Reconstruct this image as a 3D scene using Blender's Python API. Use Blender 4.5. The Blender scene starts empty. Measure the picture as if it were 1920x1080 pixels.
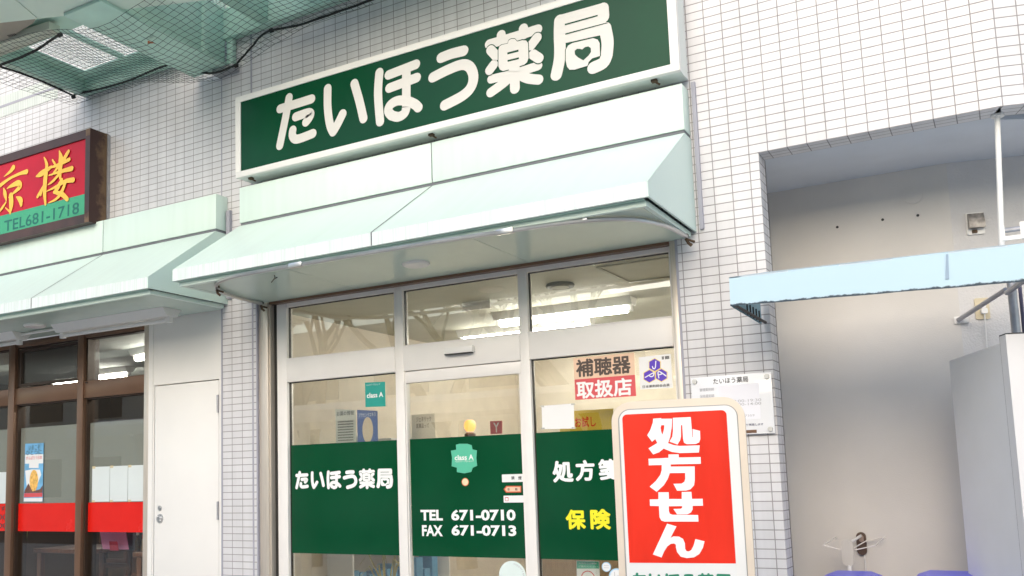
import bpy, bmesh, math, random
from mathutils import Vector, Matrix
random.seed(7)
R = math.radians
C = bpy.context.scene.collection

# ------------------------------------------------------------------ camera model (surveyed from the 100 x 50 mm wall tiles)
F, PX, PY = 1815.658, 761.854, 685.750
YAW, PIT, ROL = 0.5572238, 0.1189007, -0.0237979
EYE = Vector((5.00988, -5.41425, 1.55024))
_cy, _sy, _cp, _sp = math.cos(YAW), math.sin(YAW), math.cos(PIT), math.sin(PIT)
FW = Vector((-_sy*_cp, _cy*_cp, _sp)); _r = Vector((_cy, _sy, 0)); _u = _r.cross(FW)
RT = math.cos(ROL)*_r + math.sin(ROL)*_u; UP = -math.sin(ROL)*_r + math.cos(ROL)*_u
def ray(x, y): return FW + (x-PX)/F*RT - (y-PY)/F*UP
def at(x, y, Y=0.0):                        # survey point on a facade-parallel plane
    d = ray(x, y); return EYE + d*((Y-EYE.y)/d.y)
def at_z(x, y, Z):
    d = ray(x, y); return EYE + d*((Z-EYE.z)/d.z)
def at_x(x, y, X):
    d = ray(x, y); return EYE + d*((X-EYE.x)/d.x)

# ------------------------------------------------------------------ materials
MATS = {}
def principled(name):
    m = bpy.data.materials.new(name); m.use_nodes = True
    nt = m.node_tree; b = nt.nodes['Principled BSDF']
    return m, nt, b
def mat(name, col, rough=0.5, metal=0.0, var=0.06, scale=6.0, bump=0.0, bscale=80.0, spec=0.5, coat=0.0, streak=False, run=None, emit=None, estr=0.0):
    if name in MATS: return MATS[name]
    m, nt, b = principled(name)
    N = nt.nodes.new; L = nt.links.new
    tc = N('ShaderNodeTexCoord')
    src = tc.outputs['Object']
    if streak:
        mp = N('ShaderNodeMapping'); mp.inputs['Scale'].default_value = (30, 30, 1.2); L(src, mp.inputs['Vector']); vec = mp.outputs['Vector']
    elif run:
        mp = N('ShaderNodeMapping'); mp.inputs['Scale'].default_value = run; L(src, mp.inputs['Vector']); vec = mp.outputs['Vector']
    else: vec = src
    nz = N('ShaderNodeTexNoise'); nz.inputs['Scale'].default_value = scale; nz.inputs['Detail'].default_value = 6; L(vec, nz.inputs['Vector'])
    mr = N('ShaderNodeMapRange'); mr.inputs['From Min'].default_value = 0.3; mr.inputs['From Max'].default_value = 0.7
    mr.inputs['To Min'].default_value = 1-var; mr.inputs['To Max'].default_value = 1+var; L(nz.outputs['Fac'], mr.inputs['Value'])
    mx = N('ShaderNodeMix'); mx.data_type = 'RGBA'; mx.blend_type = 'MULTIPLY'; mx.inputs[0].default_value = 1
    mx.inputs[6].default_value = (*col, 1); L(mr.outputs['Result'], mx.inputs[7]); L(mx.outputs[2], b.inputs['Base Color'])
    rr = N('ShaderNodeMapRange'); rr.inputs['To Min'].default_value = max(0.02, rough-0.08); rr.inputs['To Max'].default_value = min(1, rough+0.08)
    L(nz.outputs['Fac'], rr.inputs['Value']); L(rr.outputs['Result'], b.inputs['Roughness'])
    b.inputs['Metallic'].default_value = metal; b.inputs['Specular IOR Level'].default_value = spec; b.inputs['Coat Weight'].default_value = coat
    if bump:
        n2 = N('ShaderNodeTexNoise'); n2.inputs['Scale'].default_value = bscale; n2.inputs['Detail'].default_value = 4; L(src, n2.inputs['Vector'])
        bp = N('ShaderNodeBump'); bp.inputs['Strength'].default_value = bump; bp.inputs['Distance'].default_value = 0.004
        L(n2.outputs['Fac'], bp.inputs['Height']); L(bp.outputs['Normal'], b.inputs['Normal'])
    if emit:
        b.inputs['Emission Color'].default_value = (*emit, 1); b.inputs['Emission Strength'].default_value = estr
    MATS[name] = m; return m

def tile_mat(name, c1, c2, grout, bw=0.1, rh=0.05, mortar=0.0028, rough=0.32):
    m, nt, b = principled(name); N = nt.nodes.new; L = nt.links.new
    uv = N('ShaderNodeUVMap'); uv.uv_map = 'UVMap'
    br = N('ShaderNodeTexBrick'); br.offset = 0; br.squash = 1
    br.inputs['Scale'].default_value = 1; br.inputs['Brick Width'].default_value = bw; br.inputs['Row Height'].default_value = rh
    br.inputs['Mortar Size'].default_value = mortar; br.inputs['Mortar Smooth'].default_value = 0.25
    br.inputs['Color1'].default_value = (*c1, 1); br.inputs['Color2'].default_value = (*c2, 1); br.inputs['Mortar'].default_value = (*grout, 1)
    L(uv.outputs['UV'], br.inputs['Vector'])
    # weathering: broad cloudy variation and rain streaks
    nz = N('ShaderNodeTexNoise'); nz.inputs['Scale'].default_value = 1.7; nz.inputs['Detail'].default_value = 8; L(uv.outputs['UV'], nz.inputs['Vector'])
    mp = N('ShaderNodeMapping'); mp.inputs['Scale'].default_value = (14, 0.5, 1); L(uv.outputs['UV'], mp.inputs['Vector'])
    n2 = N('ShaderNodeTexNoise'); n2.inputs['Scale'].default_value = 1; n2.inputs['Detail'].default_value = 5; L(mp.outputs['Vector'], n2.inputs['Vector'])
    ad = N('ShaderNodeMath'); ad.operation = 'ADD'; L(nz.outputs['Fac'], ad.inputs[0]); L(n2.outputs['Fac'], ad.inputs[1])
    mr = N('ShaderNodeMapRange'); mr.inputs['From Min'].default_value = 0.75; mr.inputs['From Max'].default_value = 1.25
    mr.inputs['To Min'].default_value = 0.9; mr.inputs['To Max'].default_value = 1.04; L(ad.outputs[0], mr.inputs['Value'])
    mx = N('ShaderNodeMix'); mx.data_type = 'RGBA'; mx.blend_type = 'MULTIPLY'; mx.inputs[0].default_value = 1
    L(br.outputs['Color'], mx.inputs[6]); L(mr.outputs['Result'], mx.inputs[7]); L(mx.outputs[2], b.inputs['Base Color'])
    rr = N('ShaderNodeMapRange'); rr.inputs['To Min'].default_value = rough; rr.inputs['To Max'].default_value = 0.9
    L(br.outputs['Fac'], rr.inputs['Value']); L(rr.outputs['Result'], b.inputs['Roughness'])
    n3 = N('ShaderNodeTexNoise'); n3.inputs['Scale'].default_value = 160; L(uv.outputs['UV'], n3.inputs['Vector'])
    s3 = N('ShaderNodeMath'); s3.operation = 'MULTIPLY'; s3.inputs[1].default_value = 0.12; L(n3.outputs['Fac'], s3.inputs[0])
    iv = N('ShaderNodeMath'); iv.operation = 'SUBTRACT'; L(s3.outputs[0], iv.inputs[0]); L(br.outputs['Fac'], iv.inputs[1])
    bp = N('ShaderNodeBump'); bp.inputs['Strength'].default_value = 0.5; bp.inputs['Distance'].default_value = 0.003
    L(iv.outputs[0], bp.inputs['Height']); L(bp.outputs['Normal'], b.inputs['Normal'])
    return m

def glass_mat(name, tint=(0.97, 0.98, 0.96), ior=1.95, rough=0.0):
    m = bpy.data.materials.new(name); m.use_nodes = True; nt = m.node_tree; nt.nodes.clear(); N = nt.nodes.new; L = nt.links.new
    out = N('ShaderNodeOutputMaterial'); tr = N('ShaderNodeBsdfTransparent'); tr.inputs[0].default_value = (*tint, 1)
    gl = N('ShaderNodeBsdfGlossy'); gl.inputs['Roughness'].default_value = rough; fr = N('ShaderNodeFresnel'); ge = N('ShaderNodeNewGeometry'); mi = N('ShaderNodeMix'); mi.inputs[2].default_value = ior; mi.inputs[3].default_value = 1/ior
    L(ge.outputs['Backfacing'], mi.inputs[0]); L(mi.outputs[0], fr.inputs[0])
    mx = N('ShaderNodeMixShader'); L(fr.outputs[0], mx.inputs[0]); L(tr.outputs[0], mx.inputs[1]); L(gl.outputs[0], mx.inputs[2]); L(mx.outputs[0], out.inputs[0])
    return m

def frost_mat(name, col, alpha):
    m = bpy.data.materials.new(name); m.use_nodes = True; nt = m.node_tree; nt.nodes.clear(); N = nt.nodes.new; L = nt.links.new
    out = N('ShaderNodeOutputMaterial'); tr = N('ShaderNodeBsdfTransparent'); df = N('ShaderNodeBsdfPrincipled')
    df.inputs['Base Color'].default_value = (*col, 1); df.inputs['Roughness'].default_value = 0.25
    mx = N('ShaderNodeMixShader'); mx.inputs[0].default_value = alpha; L(tr.outputs[0], mx.inputs[1]); L(df.outputs[0], mx.inputs[2]); L(mx.outputs[0], out.inputs[0])
    return m

def stain_mat(name, base, stain, lo, hi, rough=0.5, scale=9.0, metal=0.0, axis=2, a0=0.0, a1=1.0):
    """Painted surface with a patchy stain that follows an edge of the thing itself (rust, mildew)."""
    m, nt, b = principled(name); N = nt.nodes.new; L = nt.links.new
    tc = N('ShaderNodeTexCoord'); sp = N('ShaderNodeSeparateXYZ'); L(tc.outputs['UV'], sp.inputs[0])
    nz = N('ShaderNodeTexNoise'); nz.inputs['Scale'].default_value = scale; nz.inputs['Detail'].default_value = 8; nz.inputs['Roughness'].default_value = 0.65
    L(tc.outputs['Object'], nz.inputs['Vector'])
    mr = N('ShaderNodeMapRange'); mr.inputs['From Min'].default_value = a0; mr.inputs['From Max'].default_value = a1
    mr.inputs['To Min'].default_value = 1; mr.inputs['To Max'].default_value = 0; L(sp.outputs[1], mr.inputs['Value'])
    ad = N('ShaderNodeMath'); ad.operation = 'MULTIPLY_ADD'; ad.inputs[1].default_value = 0.8; L(nz.outputs['Fac'], ad.inputs[0]); L(mr.outputs['Result'], ad.inputs[2])
    st = N('ShaderNodeMapRange'); st.inputs['From Min'].default_value = lo; st.inputs['From Max'].default_value = hi; L(ad.outputs[0], st.inputs['Value'])
    mx = N('ShaderNodeMix'); mx.data_type = 'RGBA'; L(st.outputs['Result'], mx.inputs[0]); mx.inputs[6].default_value = (*base, 1); mx.inputs[7].default_value = (*stain, 1)
    L(mx.outputs[2], b.inputs['Base Color']); b.inputs['Roughness'].default_value = rough; b.inputs['Metallic'].default_value = metal
    return m

# palette
TILE = tile_mat('pale_wall_tile', (0.635, 0.628, 0.648), (0.68, 0.673, 0.692), (0.30, 0.285, 0.29))
BAND = tile_mat('mint_mosaic', (0.60, 0.645, 0.605), (0.65, 0.69, 0.655), (0.33, 0.35, 0.34), 0.025, 0.2, 0.0015)
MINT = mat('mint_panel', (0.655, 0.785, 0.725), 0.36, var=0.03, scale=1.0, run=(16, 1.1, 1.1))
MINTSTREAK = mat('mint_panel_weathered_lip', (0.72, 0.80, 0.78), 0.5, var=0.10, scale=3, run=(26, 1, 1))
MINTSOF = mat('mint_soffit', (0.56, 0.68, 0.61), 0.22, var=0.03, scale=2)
GROOVE = mat('joint_sealant', (0.16, 0.17, 0.19), 0.7)
CAULK = mat('grey_caulk', (0.36, 0.36, 0.42), 0.7)
STEEL = mat('brushed_steel', (0.62, 0.56, 0.49), 0.36, 0.45, var=0.08, streak=True, scale=4)
ALU = mat('aluminium_rail', (0.6, 0.6, 0.6), 0.32, 0.9)
DARKMET = mat('dark_metal', (0.05, 0.048, 0.045), 0.5, 0.5)
RUSTBR = mat('rusted_bracket', (0.10, 0.065, 0.04), 0.8, 0.2, var=0.4, scale=40)
WFRAME = mat('off_white_frame', (0.80, 0.775, 0.75), 0.38, var=0.02)
WHITE = mat('white_paint', (0.78, 0.77, 0.75), 0.4, var=0.02)
WHITEDOOR = mat('white_door_paint', (0.80, 0.785, 0.76), 0.45, var=0.025, scale=2)
PAPER = mat('white_paper', (0.80, 0.80, 0.80), 0.6, var=0.02)
GLASS = glass_mat('window_glass')
DGLASS = glass_mat('diner_glass', ior=1.55)
GREENFILM = mat('green_window_film', (0.0005, 0.062, 0.022), 0.12, var=0.15, scale=1.5)
SIGNGREEN = mat('sign_green', (0.001, 0.050, 0.020), 0.2, var=0.12, scale=2.0, spec=.18)
LETTER = mat('letter_white', (0.66, 0.645, 0.62), 0.4, var=0.02)
VINYLW = mat('vinyl_white', (0.86, 0.86, 0.86), 0.4, var=0.01)
VINYLY = mat('vinyl_yellow', (0.85, 0.78, 0.02), 0.4, var=0.02)
INK = mat('black_ink', (0.03, 0.03, 0.032), 0.6)
BROWNINK = mat('brown_ink', (0.09, 0.065, 0.055), 0.6)
GREYINK = mat('faded_ink', (0.45, 0.45, 0.48), 0.6)
BRONZE = mat('bronze_frame', (0.185, 0.105, 0.066), 0.33, 0.35, var=0.1, scale=3)
BRONZED = mat('bronze_frame_inner', (0.05, 0.03, 0.02), 0.45, 0.2)
REDFILM = mat('red_window_film', (0.72, 0.012, 0.006), 0.25, var=0.04)
SIGNRED = mat('faded_sign_red', (0.47, 0.012, 0.032), 0.3, var=0.1, scale=3, spec=.2)
SIGNTEAL = mat('sign_teal_strip', (0.06, 0.36, 0.20), 0.35, spec=.25)
TEALINK = mat('dark_teal_ink', (0.005, 0.13, 0.10), 0.4)
GOLD = mat('gold_ink', (0.84, 0.50, 0.06), 0.4, var=0.06)
CREAM = mat('cream_metal', (0.74, 0.64, 0.53), 0.35, 0.1, var=0.03)
BOARDRED = mat('board_red', (0.76, 0.028, 0.010), 0.24, var=0.09, scale=1.0, run=(9, 9, 2.2), bump=.25, bscale=5)
PLASTER = mat('alcove_plaster', (0.62, 0.60, 0.575), 0.85, var=0.06, scale=1.6, bump=0.25, bscale=140)
ROUGHPL = mat('rough_plaster', (0.60, 0.59, 0.59), 0.9, var=0.03, bump=0.9, bscale=90)
ALCCEIL = mat('alcove_ceiling', (0.62, 0.66, 0.72), 0.8, var=0.03)
STEELGREEN = mat('green_steel_paint', (0.48, 0.68, 0.60), 0.45, var=0.08, scale=5)
STEELGREEND = mat('green_steel_paint_web', (0.42, 0.62, 0.54), 0.5, var=0.1, scale=5)
BEIGESOF = mat('beige_soffit', (0.33, 0.29, 0.25), 0.7)
ROPE = mat('black_rope', (0.018, 0.017, 0.018), 0.9)
NET = mat('black_net_cord', (0.03, 0.045, 0.045), 0.9)
GALV = mat('galvanised_steel', (0.42, 0.42, 0.45), 0.4, 0.7, var=0.15, scale=20)
VEND = mat('vending_white', (0.72, 0.71, 0.72), 0.4, var=0.02)
BLUEBIN = mat('blue_plastic', (0.12, 0.13, 0.78), 0.35)
ROOMWALL = mat('shop_wall', (0.66, 0.59, 0.49), 0.8)
ROOMCEIL = mat('shop_ceiling', (0.46, 0.45, 0.37), 0.8)
ROOMFLOOR = mat('shop_floor', (0.34, 0.28, 0.22), 0.4)
TUBE = mat('lit_tube', (1, 1, 1), 0.4, emit=(1, 0.965, 0.88), estr=26)
WOOD = mat('dark_wood', (0.16, 0.07, 0.04), 0.4, var=0.3, scale=4, streak=True)
WOODM = mat('table_wood', (0.20, 0.10, 0.055), 0.3, var=0.25, scale=4)
DINWALL = mat('diner_wall', (0.11, 0.075, 0.055), 0.7)
DINCEIL = mat('diner_ceiling', (0.42, 0.44, 0.42), 0.8)

# ------------------------------------------------------------------ object helpers
ORG = {}
def thing(name, label, cat, loc=(0, 0, 0), group=None, kind=None):
    o = bpy.data.objects.new(name, None); C.objects.link(o); o.location = loc; o.empty_display_size = 0.1
    o['label'] = label; o['category'] = cat
    if group: o['group'] = group
    if kind: o['kind'] = kind
    ORG[o.name] = Vector(loc); return o
def tag(o, label, cat, group=None, kind=None):
    o['label'] = label; o['category'] = cat
    if group: o['group'] = group
    if kind: o['kind'] = kind
    return o
class MB:
    def __init__(s): s.v = []; s.f = []; s.uv = {}; s.mi = []; s.cur = 0
    def face(s, pts, uv=None):
        n = len(s.v); s.v += [Vector(p) for p in pts]; s.f.append(list(range(n, n+len(pts)))); s.mi.append(s.cur)
        if uv: s.uv[len(s.f)-1] = uv
        return s
    def add(s, verts, faces):
        n = len(s.v); s.v += [Vector(p) for p in verts]
        for f in faces: s.f.append([n+i for i in f]); s.mi.append(s.cur)
        return s
    def box(s, x0, x1, y0, y1, z0, z1, bev=0.0):
        if bev:
            bm = bmesh.new(); bmesh.ops.create_cube(bm, size=1)
            for v in bm.verts: v.co = Vector(((x0+x1)/2+v.co.x*(x1-x0), (y0+y1)/2+v.co.y*(y1-y0), (z0+z1)/2+v.co.z*(z1-z0)))
            bmesh.ops.bevel(bm, geom=bm.edges[:], offset=bev, segments=2, profile=0.5, affect='EDGES')
            return s.bm(bm)
        v = [(x, y, z) for z in (z0, z1) for y in (y0, y1) for x in (x0, x1)]
        return s.add(v, [(0,2,3,1), (4,5,7,6), (0,1,5,4), (2,6,7,3), (0,4,6,2), (1,3,7,5)])
    def bm(s, bm):
        bm.verts.index_update(); s.add([v.co.copy() for v in bm.verts], [[v.index for v in f.verts] for f in bm.faces]); bm.free(); return s
    def prism(s, pts, d):                       # extrude a planar polygon by vector d
        n = len(pts); pts = [Vector(p) for p in pts]; d = Vector(d)
        fs = [list(range(n))[::-1], list(range(n, 2*n))] + [(i, (i+1) % n, n+(i+1) % n, n+i) for i in range(n)]
        return s.add(pts+[p+d for p in pts], fs)
    def tube(s, pts, r, n=8, cap=True):
        pts = [Vector(p) for p in pts]; rs = r if isinstance(r, (list, tuple)) else [r]*len(pts); rings = []
        up = Vector((0.13, 0.21, 0.97))
        for i, p in enumerate(pts):
            t = ((pts[min(i+1, len(pts)-1)]-pts[max(i-1, 0)])).normalized()
            a = t.cross(up)
            if a.length < 0.05: a = t.cross(Vector((1, 0, 0)))
            a.normalize(); b = t.cross(a)
            rings.append([p+(a*math.cos(k*2*math.pi/n)+b*math.sin(k*2*math.pi/n))*rs[i] for k in range(n)])
        fs = []
        for i in range(len(pts)-1):
            for k in range(n): fs.append((i*n+k, i*n+(k+1) % n, (i+1)*n+(k+1) % n, (i+1)*n+k))
        if cap: fs += [list(range(n))[::-1], list(range((len(pts)-1)*n, len(pts)*n))]
        return s.add([q for g in rings for q in g], fs)
    def disc(s, c, r, axis, h, n=24, r2=None):    # solid short cylinder from c along axis*h
        c = Vector(c); ax = Vector(axis).normalized(); return s.tube([c, c+ax*h], [r, r2 if r2 else r], n)
    def lathe(s, c, prof, n=24):
        c = Vector(c); rings = [[c+Vector((r*math.cos(k*2*math.pi/n), r*math.sin(k*2*math.pi/n), z)) for k in range(n)] for r, z in prof]
        fs = [(i*n+k, i*n+(k+1) % n, (i+1)*n+(k+1) % n, (i+1)*n+k) for i in range(len(prof)-1) for k in range(n)]
        fs += [list(range(n))[::-1], list(range((len(prof)-1)*n, len(prof)*n))]
        return s.add([q for g in rings for q in g], fs)
    def build(s, name, m, parent=None, smooth=True, origin=None):
        ms = m if isinstance(m, (list, tuple)) else [m]
        if parent is not None: org = ORG[parent.name]
        elif origin is not None: org = Vector(origin)
        else:
            lo = [min(v[i] for v in s.v) for i in range(3)]; hi = [max(v[i] for v in s.v) for i in range(3)]
            org = Vector(((lo[0]+hi[0])/2, (lo[1]+hi[1])/2, lo[2]))
        me = bpy.data.meshes.new(name); me.from_pydata([v-org for v in s.v], [], s.f)
        for x in ms: me.materials.append(x)
        for p, k in zip(me.polygons, s.mi): p.material_index = k; p.use_smooth = smooth
        if s.uv:
            ul = me.uv_layers.new(name='UVMap')
            for p in me.polygons:
                if p.index in s.uv:
                    for li, q in zip(p.loop_indices, s.uv[p.index]): ul.data[li].uv = q
        me.update()
        if smooth: me.set_sharp_from_angle(angle=R(32))
        o = bpy.data.objects.new(name, me); C.objects.link(o)
        if parent is not None: o.parent = parent
        else: o.location = org
        ORG[o.name] = org; return o
def part(name, mb, m, parent, smooth=True): return mb.build(name, m, parent, smooth)
def dup(root, off, label=None):
    off = Vector(off); r = root.copy(); C.objects.link(r); r.location = root.location+off; ORG[r.name] = ORG[root.name]+off
    if label: r['label'] = label
    for ch in list(root.children):
        c = ch.copy(); C.objects.link(c); c.parent = r; ORG[c.name] = ORG[r.name]
        for g in ch.children:
            d = g.copy(); C.objects.link(d); d.parent = c
    return r

# ------------------------------------------------------------------ lettering helpers: everything lies in a plane (O + u*a + z)
class Plane:
    def __init__(s, O, e): s.O = Vector(O); s.e = Vector(e).normalized(); s.n = s.e.cross(Vector((0, 0, 1)))   # n points to the viewer
    def uz(s, x, y):
        d = ray(x, y); t = (s.O-EYE).dot(s.n)/d.dot(s.n); P = EYE+d*t
        return ((P-s.O).dot(s.e), P.z)
    def w(s, u, z, h=0.0): p = s.O+s.e*u+s.n*h; return Vector((p.x, p.y, z))
def fplane(Y): return Plane((0, Y, 0), (1, 0, 0))
def smooth_path(p, k=5):
    if len(p) < 3: return p
    out = []
    for i in range(len(p)-1):
        a, b, c, d = p[max(i-1, 0)], p[i], p[i+1], p[min(i+2, len(p)-1)]
        for j in range(k):
            t = j/k
            out.append(tuple(0.5*((2*b[q])+(-a[q]+c[q])*t+(2*a[q]-5*b[q]+4*c[q]-d[q])*t*t+(-a[q]+3*b[q]-3*c[q]+d[q])*t**3) for q in range(len(b))))
    out.append(p[-1]); return out
def stroke_poly(path, w, cap=8):
    """outline of a round ended stroke; path [(u,z) or (u,z,width)]"""
    P = []
    for p in path:
        if not P or (p[0]-P[-1][0])**2+(p[1]-P[-1][1])**2 > 1e-9: P.append(p)
    L, Rr = [], []; n = len(P)
    def wid(i): return (P[i][2] if len(P[i]) > 2 else w)/2
    def tang(i):
        a = P[max(i-1, 0)]; b = P[min(i+1, n-1)]; dx, dz = b[0]-a[0], b[1]-a[1]; l = math.hypot(dx, dz) or 1; return dx/l, dz/l
    for i in range(n):
        tx, tz = tang(i); h = wid(i); L.append((P[i][0]-tz*h, P[i][1]+tx*h)); Rr.append((P[i][0]+tz*h, P[i][1]-tx*h))
    quads = [[L[i], Rr[i], Rr[i+1], L[i+1]] for i in range(n-1)]
    caps = []
    for i, s in ((0, -1), (n-1, 1)):
        tx, tz = tang(i); h = wid(i); a0 = math.atan2(tx*s, -tz*s)
        a0 = math.atan2(tz*s, tx*s)
        caps.append([(P[i][0]+h*math.cos(a0-math.pi/2+math.pi*k/cap), P[i][1]+h*math.sin(a0-math.pi/2+math.pi*k/cap)) for k in range(cap+1)])
    return quads, caps
def add_stroke(mb, pl, path, w, h, sm=True):
    if sm: path = smooth_path(path)
    q, c = stroke_poly(path, w)
    for f in q+c: mb.face([pl.w(u, z, h) for u, z in f])
def add_poly(mb, pl, pts, h): mb.face([pl.w(u, z, h) for u, z in pts])
def rrect(u0, u1, z0, z1, r, n=6):
    out = []
    for cx, cz, a in ((u1-r, z1-r, 0), (u0+r, z1-r, 90), (u0+r, z0+r, 180), (u1-r, z0+r, 270)):
        for k in range(n+1): t = R(a+90*k/n); out.append((cx+r*math.cos(t), cz+r*math.sin(t)))
    return out
def slab(mb, pl, pts, h0, h1):
    """plate with a given outline between heights h0 and h1 in front of the plane"""
    mb.prism([pl.w(u, z, h0) for u, z in pts], pl.n*(h1-h0))
def text_mesh(body, bold=0.0):
    cu = bpy.data.curves.new('t', 'FONT'); cu.body = body; cu.size = 1; cu.offset = bold; cu.resolution_u = 3
    o = bpy.data.objects.new('t', cu); C.objects.link(o); bpy.context.view_layer.update()
    me = bpy.data.meshes.new_from_object(o.evaluated_get(bpy.context.evaluated_depsgraph_get()))
    vs = [v.co.copy() for v in me.vertices]; fs = [list(p.vertices) for p in me.polygons]
    bpy.data.objects.remove(o); bpy.data.curves.remove(cu); bpy.data.meshes.remove(me); return vs, fs
def add_text(mb, pl, body, tl, br, h, bold=0.0):
    """fit text into the box between two surveyed corners (pixels)"""
    u0, z1 = pl.uz(*tl); u1, z0 = pl.uz(*br); add_text_uz(mb, pl, body, u0, u1, z0, z1, h, bold)
def add_text_uz(mb, pl, body, u0, u1, z0, z1, h, bold=0.0):
    """bold = stroke gain in em, made of a few shifted copies each a hair further out"""
    cjk = any(ord(c) > 0x2e80 for c in body)
    vs, fs = text_mesh(body, 0.0 if cjk else bold)
    if not vs: return
    a0, a1 = min(v.x for v in vs), max(v.x for v in vs); b0, b1 = min(v.y for v in vs), max(v.y for v in vs)
    g = bold*.9 if cjk else 0
    U0, U1, Z0, Z1 = u0, u1, z0, z1
    if g: mu, mz = g*(u1-u0)/(a1-a0), g*(z1-z0)/(b1-b0); U0 += mu; U1 -= mu; Z0 += mz; Z1 -= mz
    offs = [(0, 0)] if not g else [(0, 0)]+[(math.cos(R(45*k)), math.sin(R(45*k))) for k in range(8)]
    for k, (p, q) in enumerate(offs):
        mb.add([pl.w(U0+(v.x-a0)/(a1-a0)*(U1-U0)+(p*mu if g else 0), Z0+(v.y-b0)/(b1-b0)*(Z1-Z0)+(q*mz if g else 0), h+.00005*k) for v in vs], fs)

# the pharmacy's six rounded characters, traced once in sign coordinates (unit box, reused at three sizes)
SP = fplane(-0.213)
def zc2(p): return SP.uz(400+p[0]/4, p[1]/4)
def zc3(p): return SP.uz(860+p[0]/4, p[1]/4)
def zb(p): return SP.uz(900+p[0]/5.4, p[1]/5.4)
LOGO = {'white': [], 'gap': [], 'top': [], 'cut': []}     # lists of (kind, path, width)
W0 = 0.066
for pts in ([(492,812),(728,738)], [(560,728),(535,870),(490,1088)], [(610,872),(700,842),(722,852),(708,885),(686,912)], [(588,972),(586,1015),(620,1040),(738,998)],
            [(850,660),(850,800),(866,925),(890,985)], [(890,985),(925,925),(962,850)], [(1050,622),(1088,755),(1118,885)],
            [(1238,540),(1228,700),(1243,908)], [(1308,557),(1512,478)], [(1313,656),(1518,578)], [(1440,520),(1440,760),(1440,800),(1425,845),(1380,872),(1330,862)],
            [(1330,862),(1305,830),(1318,785),(1370,752),(1440,752),(1500,775),(1530,802)]):
    LOGO['white'].append((smooth_path([zc2(p) for p in pts]), W0))
for pts in ([(1702,428),(1780,398),(1870,376)], [(1640,575),(1760,515),(1860,480),(1918,500),(1944,570),(1925,650),(1860,715),(1728,785)]):
    LOGO['white'].append((smooth_path([zc2(p) for p in pts]), 0.070))
for pts in ([(85,440),(340,365),(575,290)], [(205,345),(210,400)], [(430,280),(440,340)]): LOGO['white'].append((smooth_path([zb(p) for p in pts]), 0.062))
for pts in ([(105,795),(340,735),(580,660)],): LOGO['white'].append((smooth_path([zb(p) for p in pts]), 0.056))
for pts in ([(340,640),(345,890)],): LOGO['white'].append((smooth_path([zb(p) for p in pts]), 0.066))
for pts in ([(330,745),(230,835),(100,930)], [(370,735),(470,785),(585,800)]): LOGO['white'].append((smooth_path([zb(p) for p in pts]), 0.062))
for pts in ([(100,500),(155,560)], [(130,650),(90,705)], [(570,375),(510,455)], [(530,545),(590,585)]):
    LOGO['gap'].append(([zb(p) for p in pts], 0.074)); LOGO['top'].append(([zb(p) for p in pts], 0.062))
BODY = [(180,500),(190,465),(215,448),(275,435),(282,405),(310,388),(345,388),(372,415),(420,402),(460,405),(480,430),(485,580),(470,625),(440,650),(395,665),(280,700),(225,715),(195,700),(180,665)]
SLITS = [[(270,527),(383,497),(385,517),(271,547)], [(272,604),(387,575),(389,594),(273,622)]]
KYO = [(100,1)]
KYOW = ([(800,200),(1235,80)], [(1235,80),(1240,165)], [(800,295),(1240,170)], [(800,200),(797,330),(800,560),(765,750)], [(800,385),(1260,280)], [(1260,280),(1285,420),(1275,560)], [(1275,560),(1240,630),(1140,680)])
INNER = [(862,500),(885,455),(930,430),(1140,380),(1185,395),(1205,430),(1210,560),(1130,585),(1095,620),(1082,660),(950,700),(900,700),(875,670),(862,610)]
HEART = [(1040,605),(985,575),(955,545),(952,510),(975,488),(1005,488),(1030,495),(1055,472),(1090,463),(1115,480),(1118,520),(1095,555)]
KSLIT = [[(852,236),(1185,143),(1185,157),(853,250)], [(857,332),(1275,222),(1290,226),(858,346)]]
LU = (SP.uz(513, 200)[0], SP.uz(1150, 60)[0])
def logo(mbs, pl, conv, h, s, green):
    """mbs: (white builder, gap builder). conv maps sign coordinates to the target plane; s scales widths."""
    wb, gb = mbs; e = 0.0004*max(1, 1)
    for k, (p, w) in enumerate(LOGO['white']): add_stroke(wb, pl, [conv(q) for q in p], w*s, h+e*(k % 5)*0.5, False)
    def cv(l): return [conv(zb(q)) for q in l]
    def grow(l, f):
        cx = sum(a for a, b in l)/len(l); cz = sum(b for a, b in l)/len(l); return [(cx+(a-cx)*f, cz+(b-cz)*f) for a, b in l]
    for k, (p, w) in enumerate(LOGO['gap']): add_stroke(gb, pl, [conv(q) for q in p], w*s, h+0.0022, False)
    for k, (p, w) in enumerate(LOGO['top']): add_stroke(wb, pl, [conv(q) for q in p], w*s, h+0.0026, False)
    add_poly(gb, pl, grow(cv(BODY), 1.05), h+0.0030); add_poly(wb, pl, cv(BODY), h+0.0034)
    add_poly(wb, pl, cv([(285,600),(395,600),(395,720),(285,720)]), h+0.0036)
    for l in SLITS: add_poly(gb, pl, cv(l), h+0.0039)
    for k, p in enumerate(KYOW): add_stroke(wb, pl, [conv(zb(q)) for q in p], (0.074 if k not in (0, 2, 4) else 0.07)*s, h+0.0002+0.00025*k, len(p) > 2)
    add_poly(gb, pl, grow(cv(INNER), 1.05), h+0.0024); add_poly(wb, pl, cv(INNER), h+0.0028)
    add_poly(gb, pl, cv(HEART), h+0.0032)
    for l in KSLIT: add_poly(gb, pl, cv(l), h+0.0024)
LZ = (SP.uz(523, 277)[1], SP.uz(1060, 5)[1])      # overall band of the writing in the sign plane
def logo_fit(u0, u1, z0, z1):
    a0, a1 = LU; b0, b1 = LZ; sx = (u1-u0)/(a1-a0); sz = (z1-z0)/(b1-b0)
    return (lambda q: (u0+(q[0]-a0)*sx, z0+(q[1]-b0)*sz)), (sx+sz)/2

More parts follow.
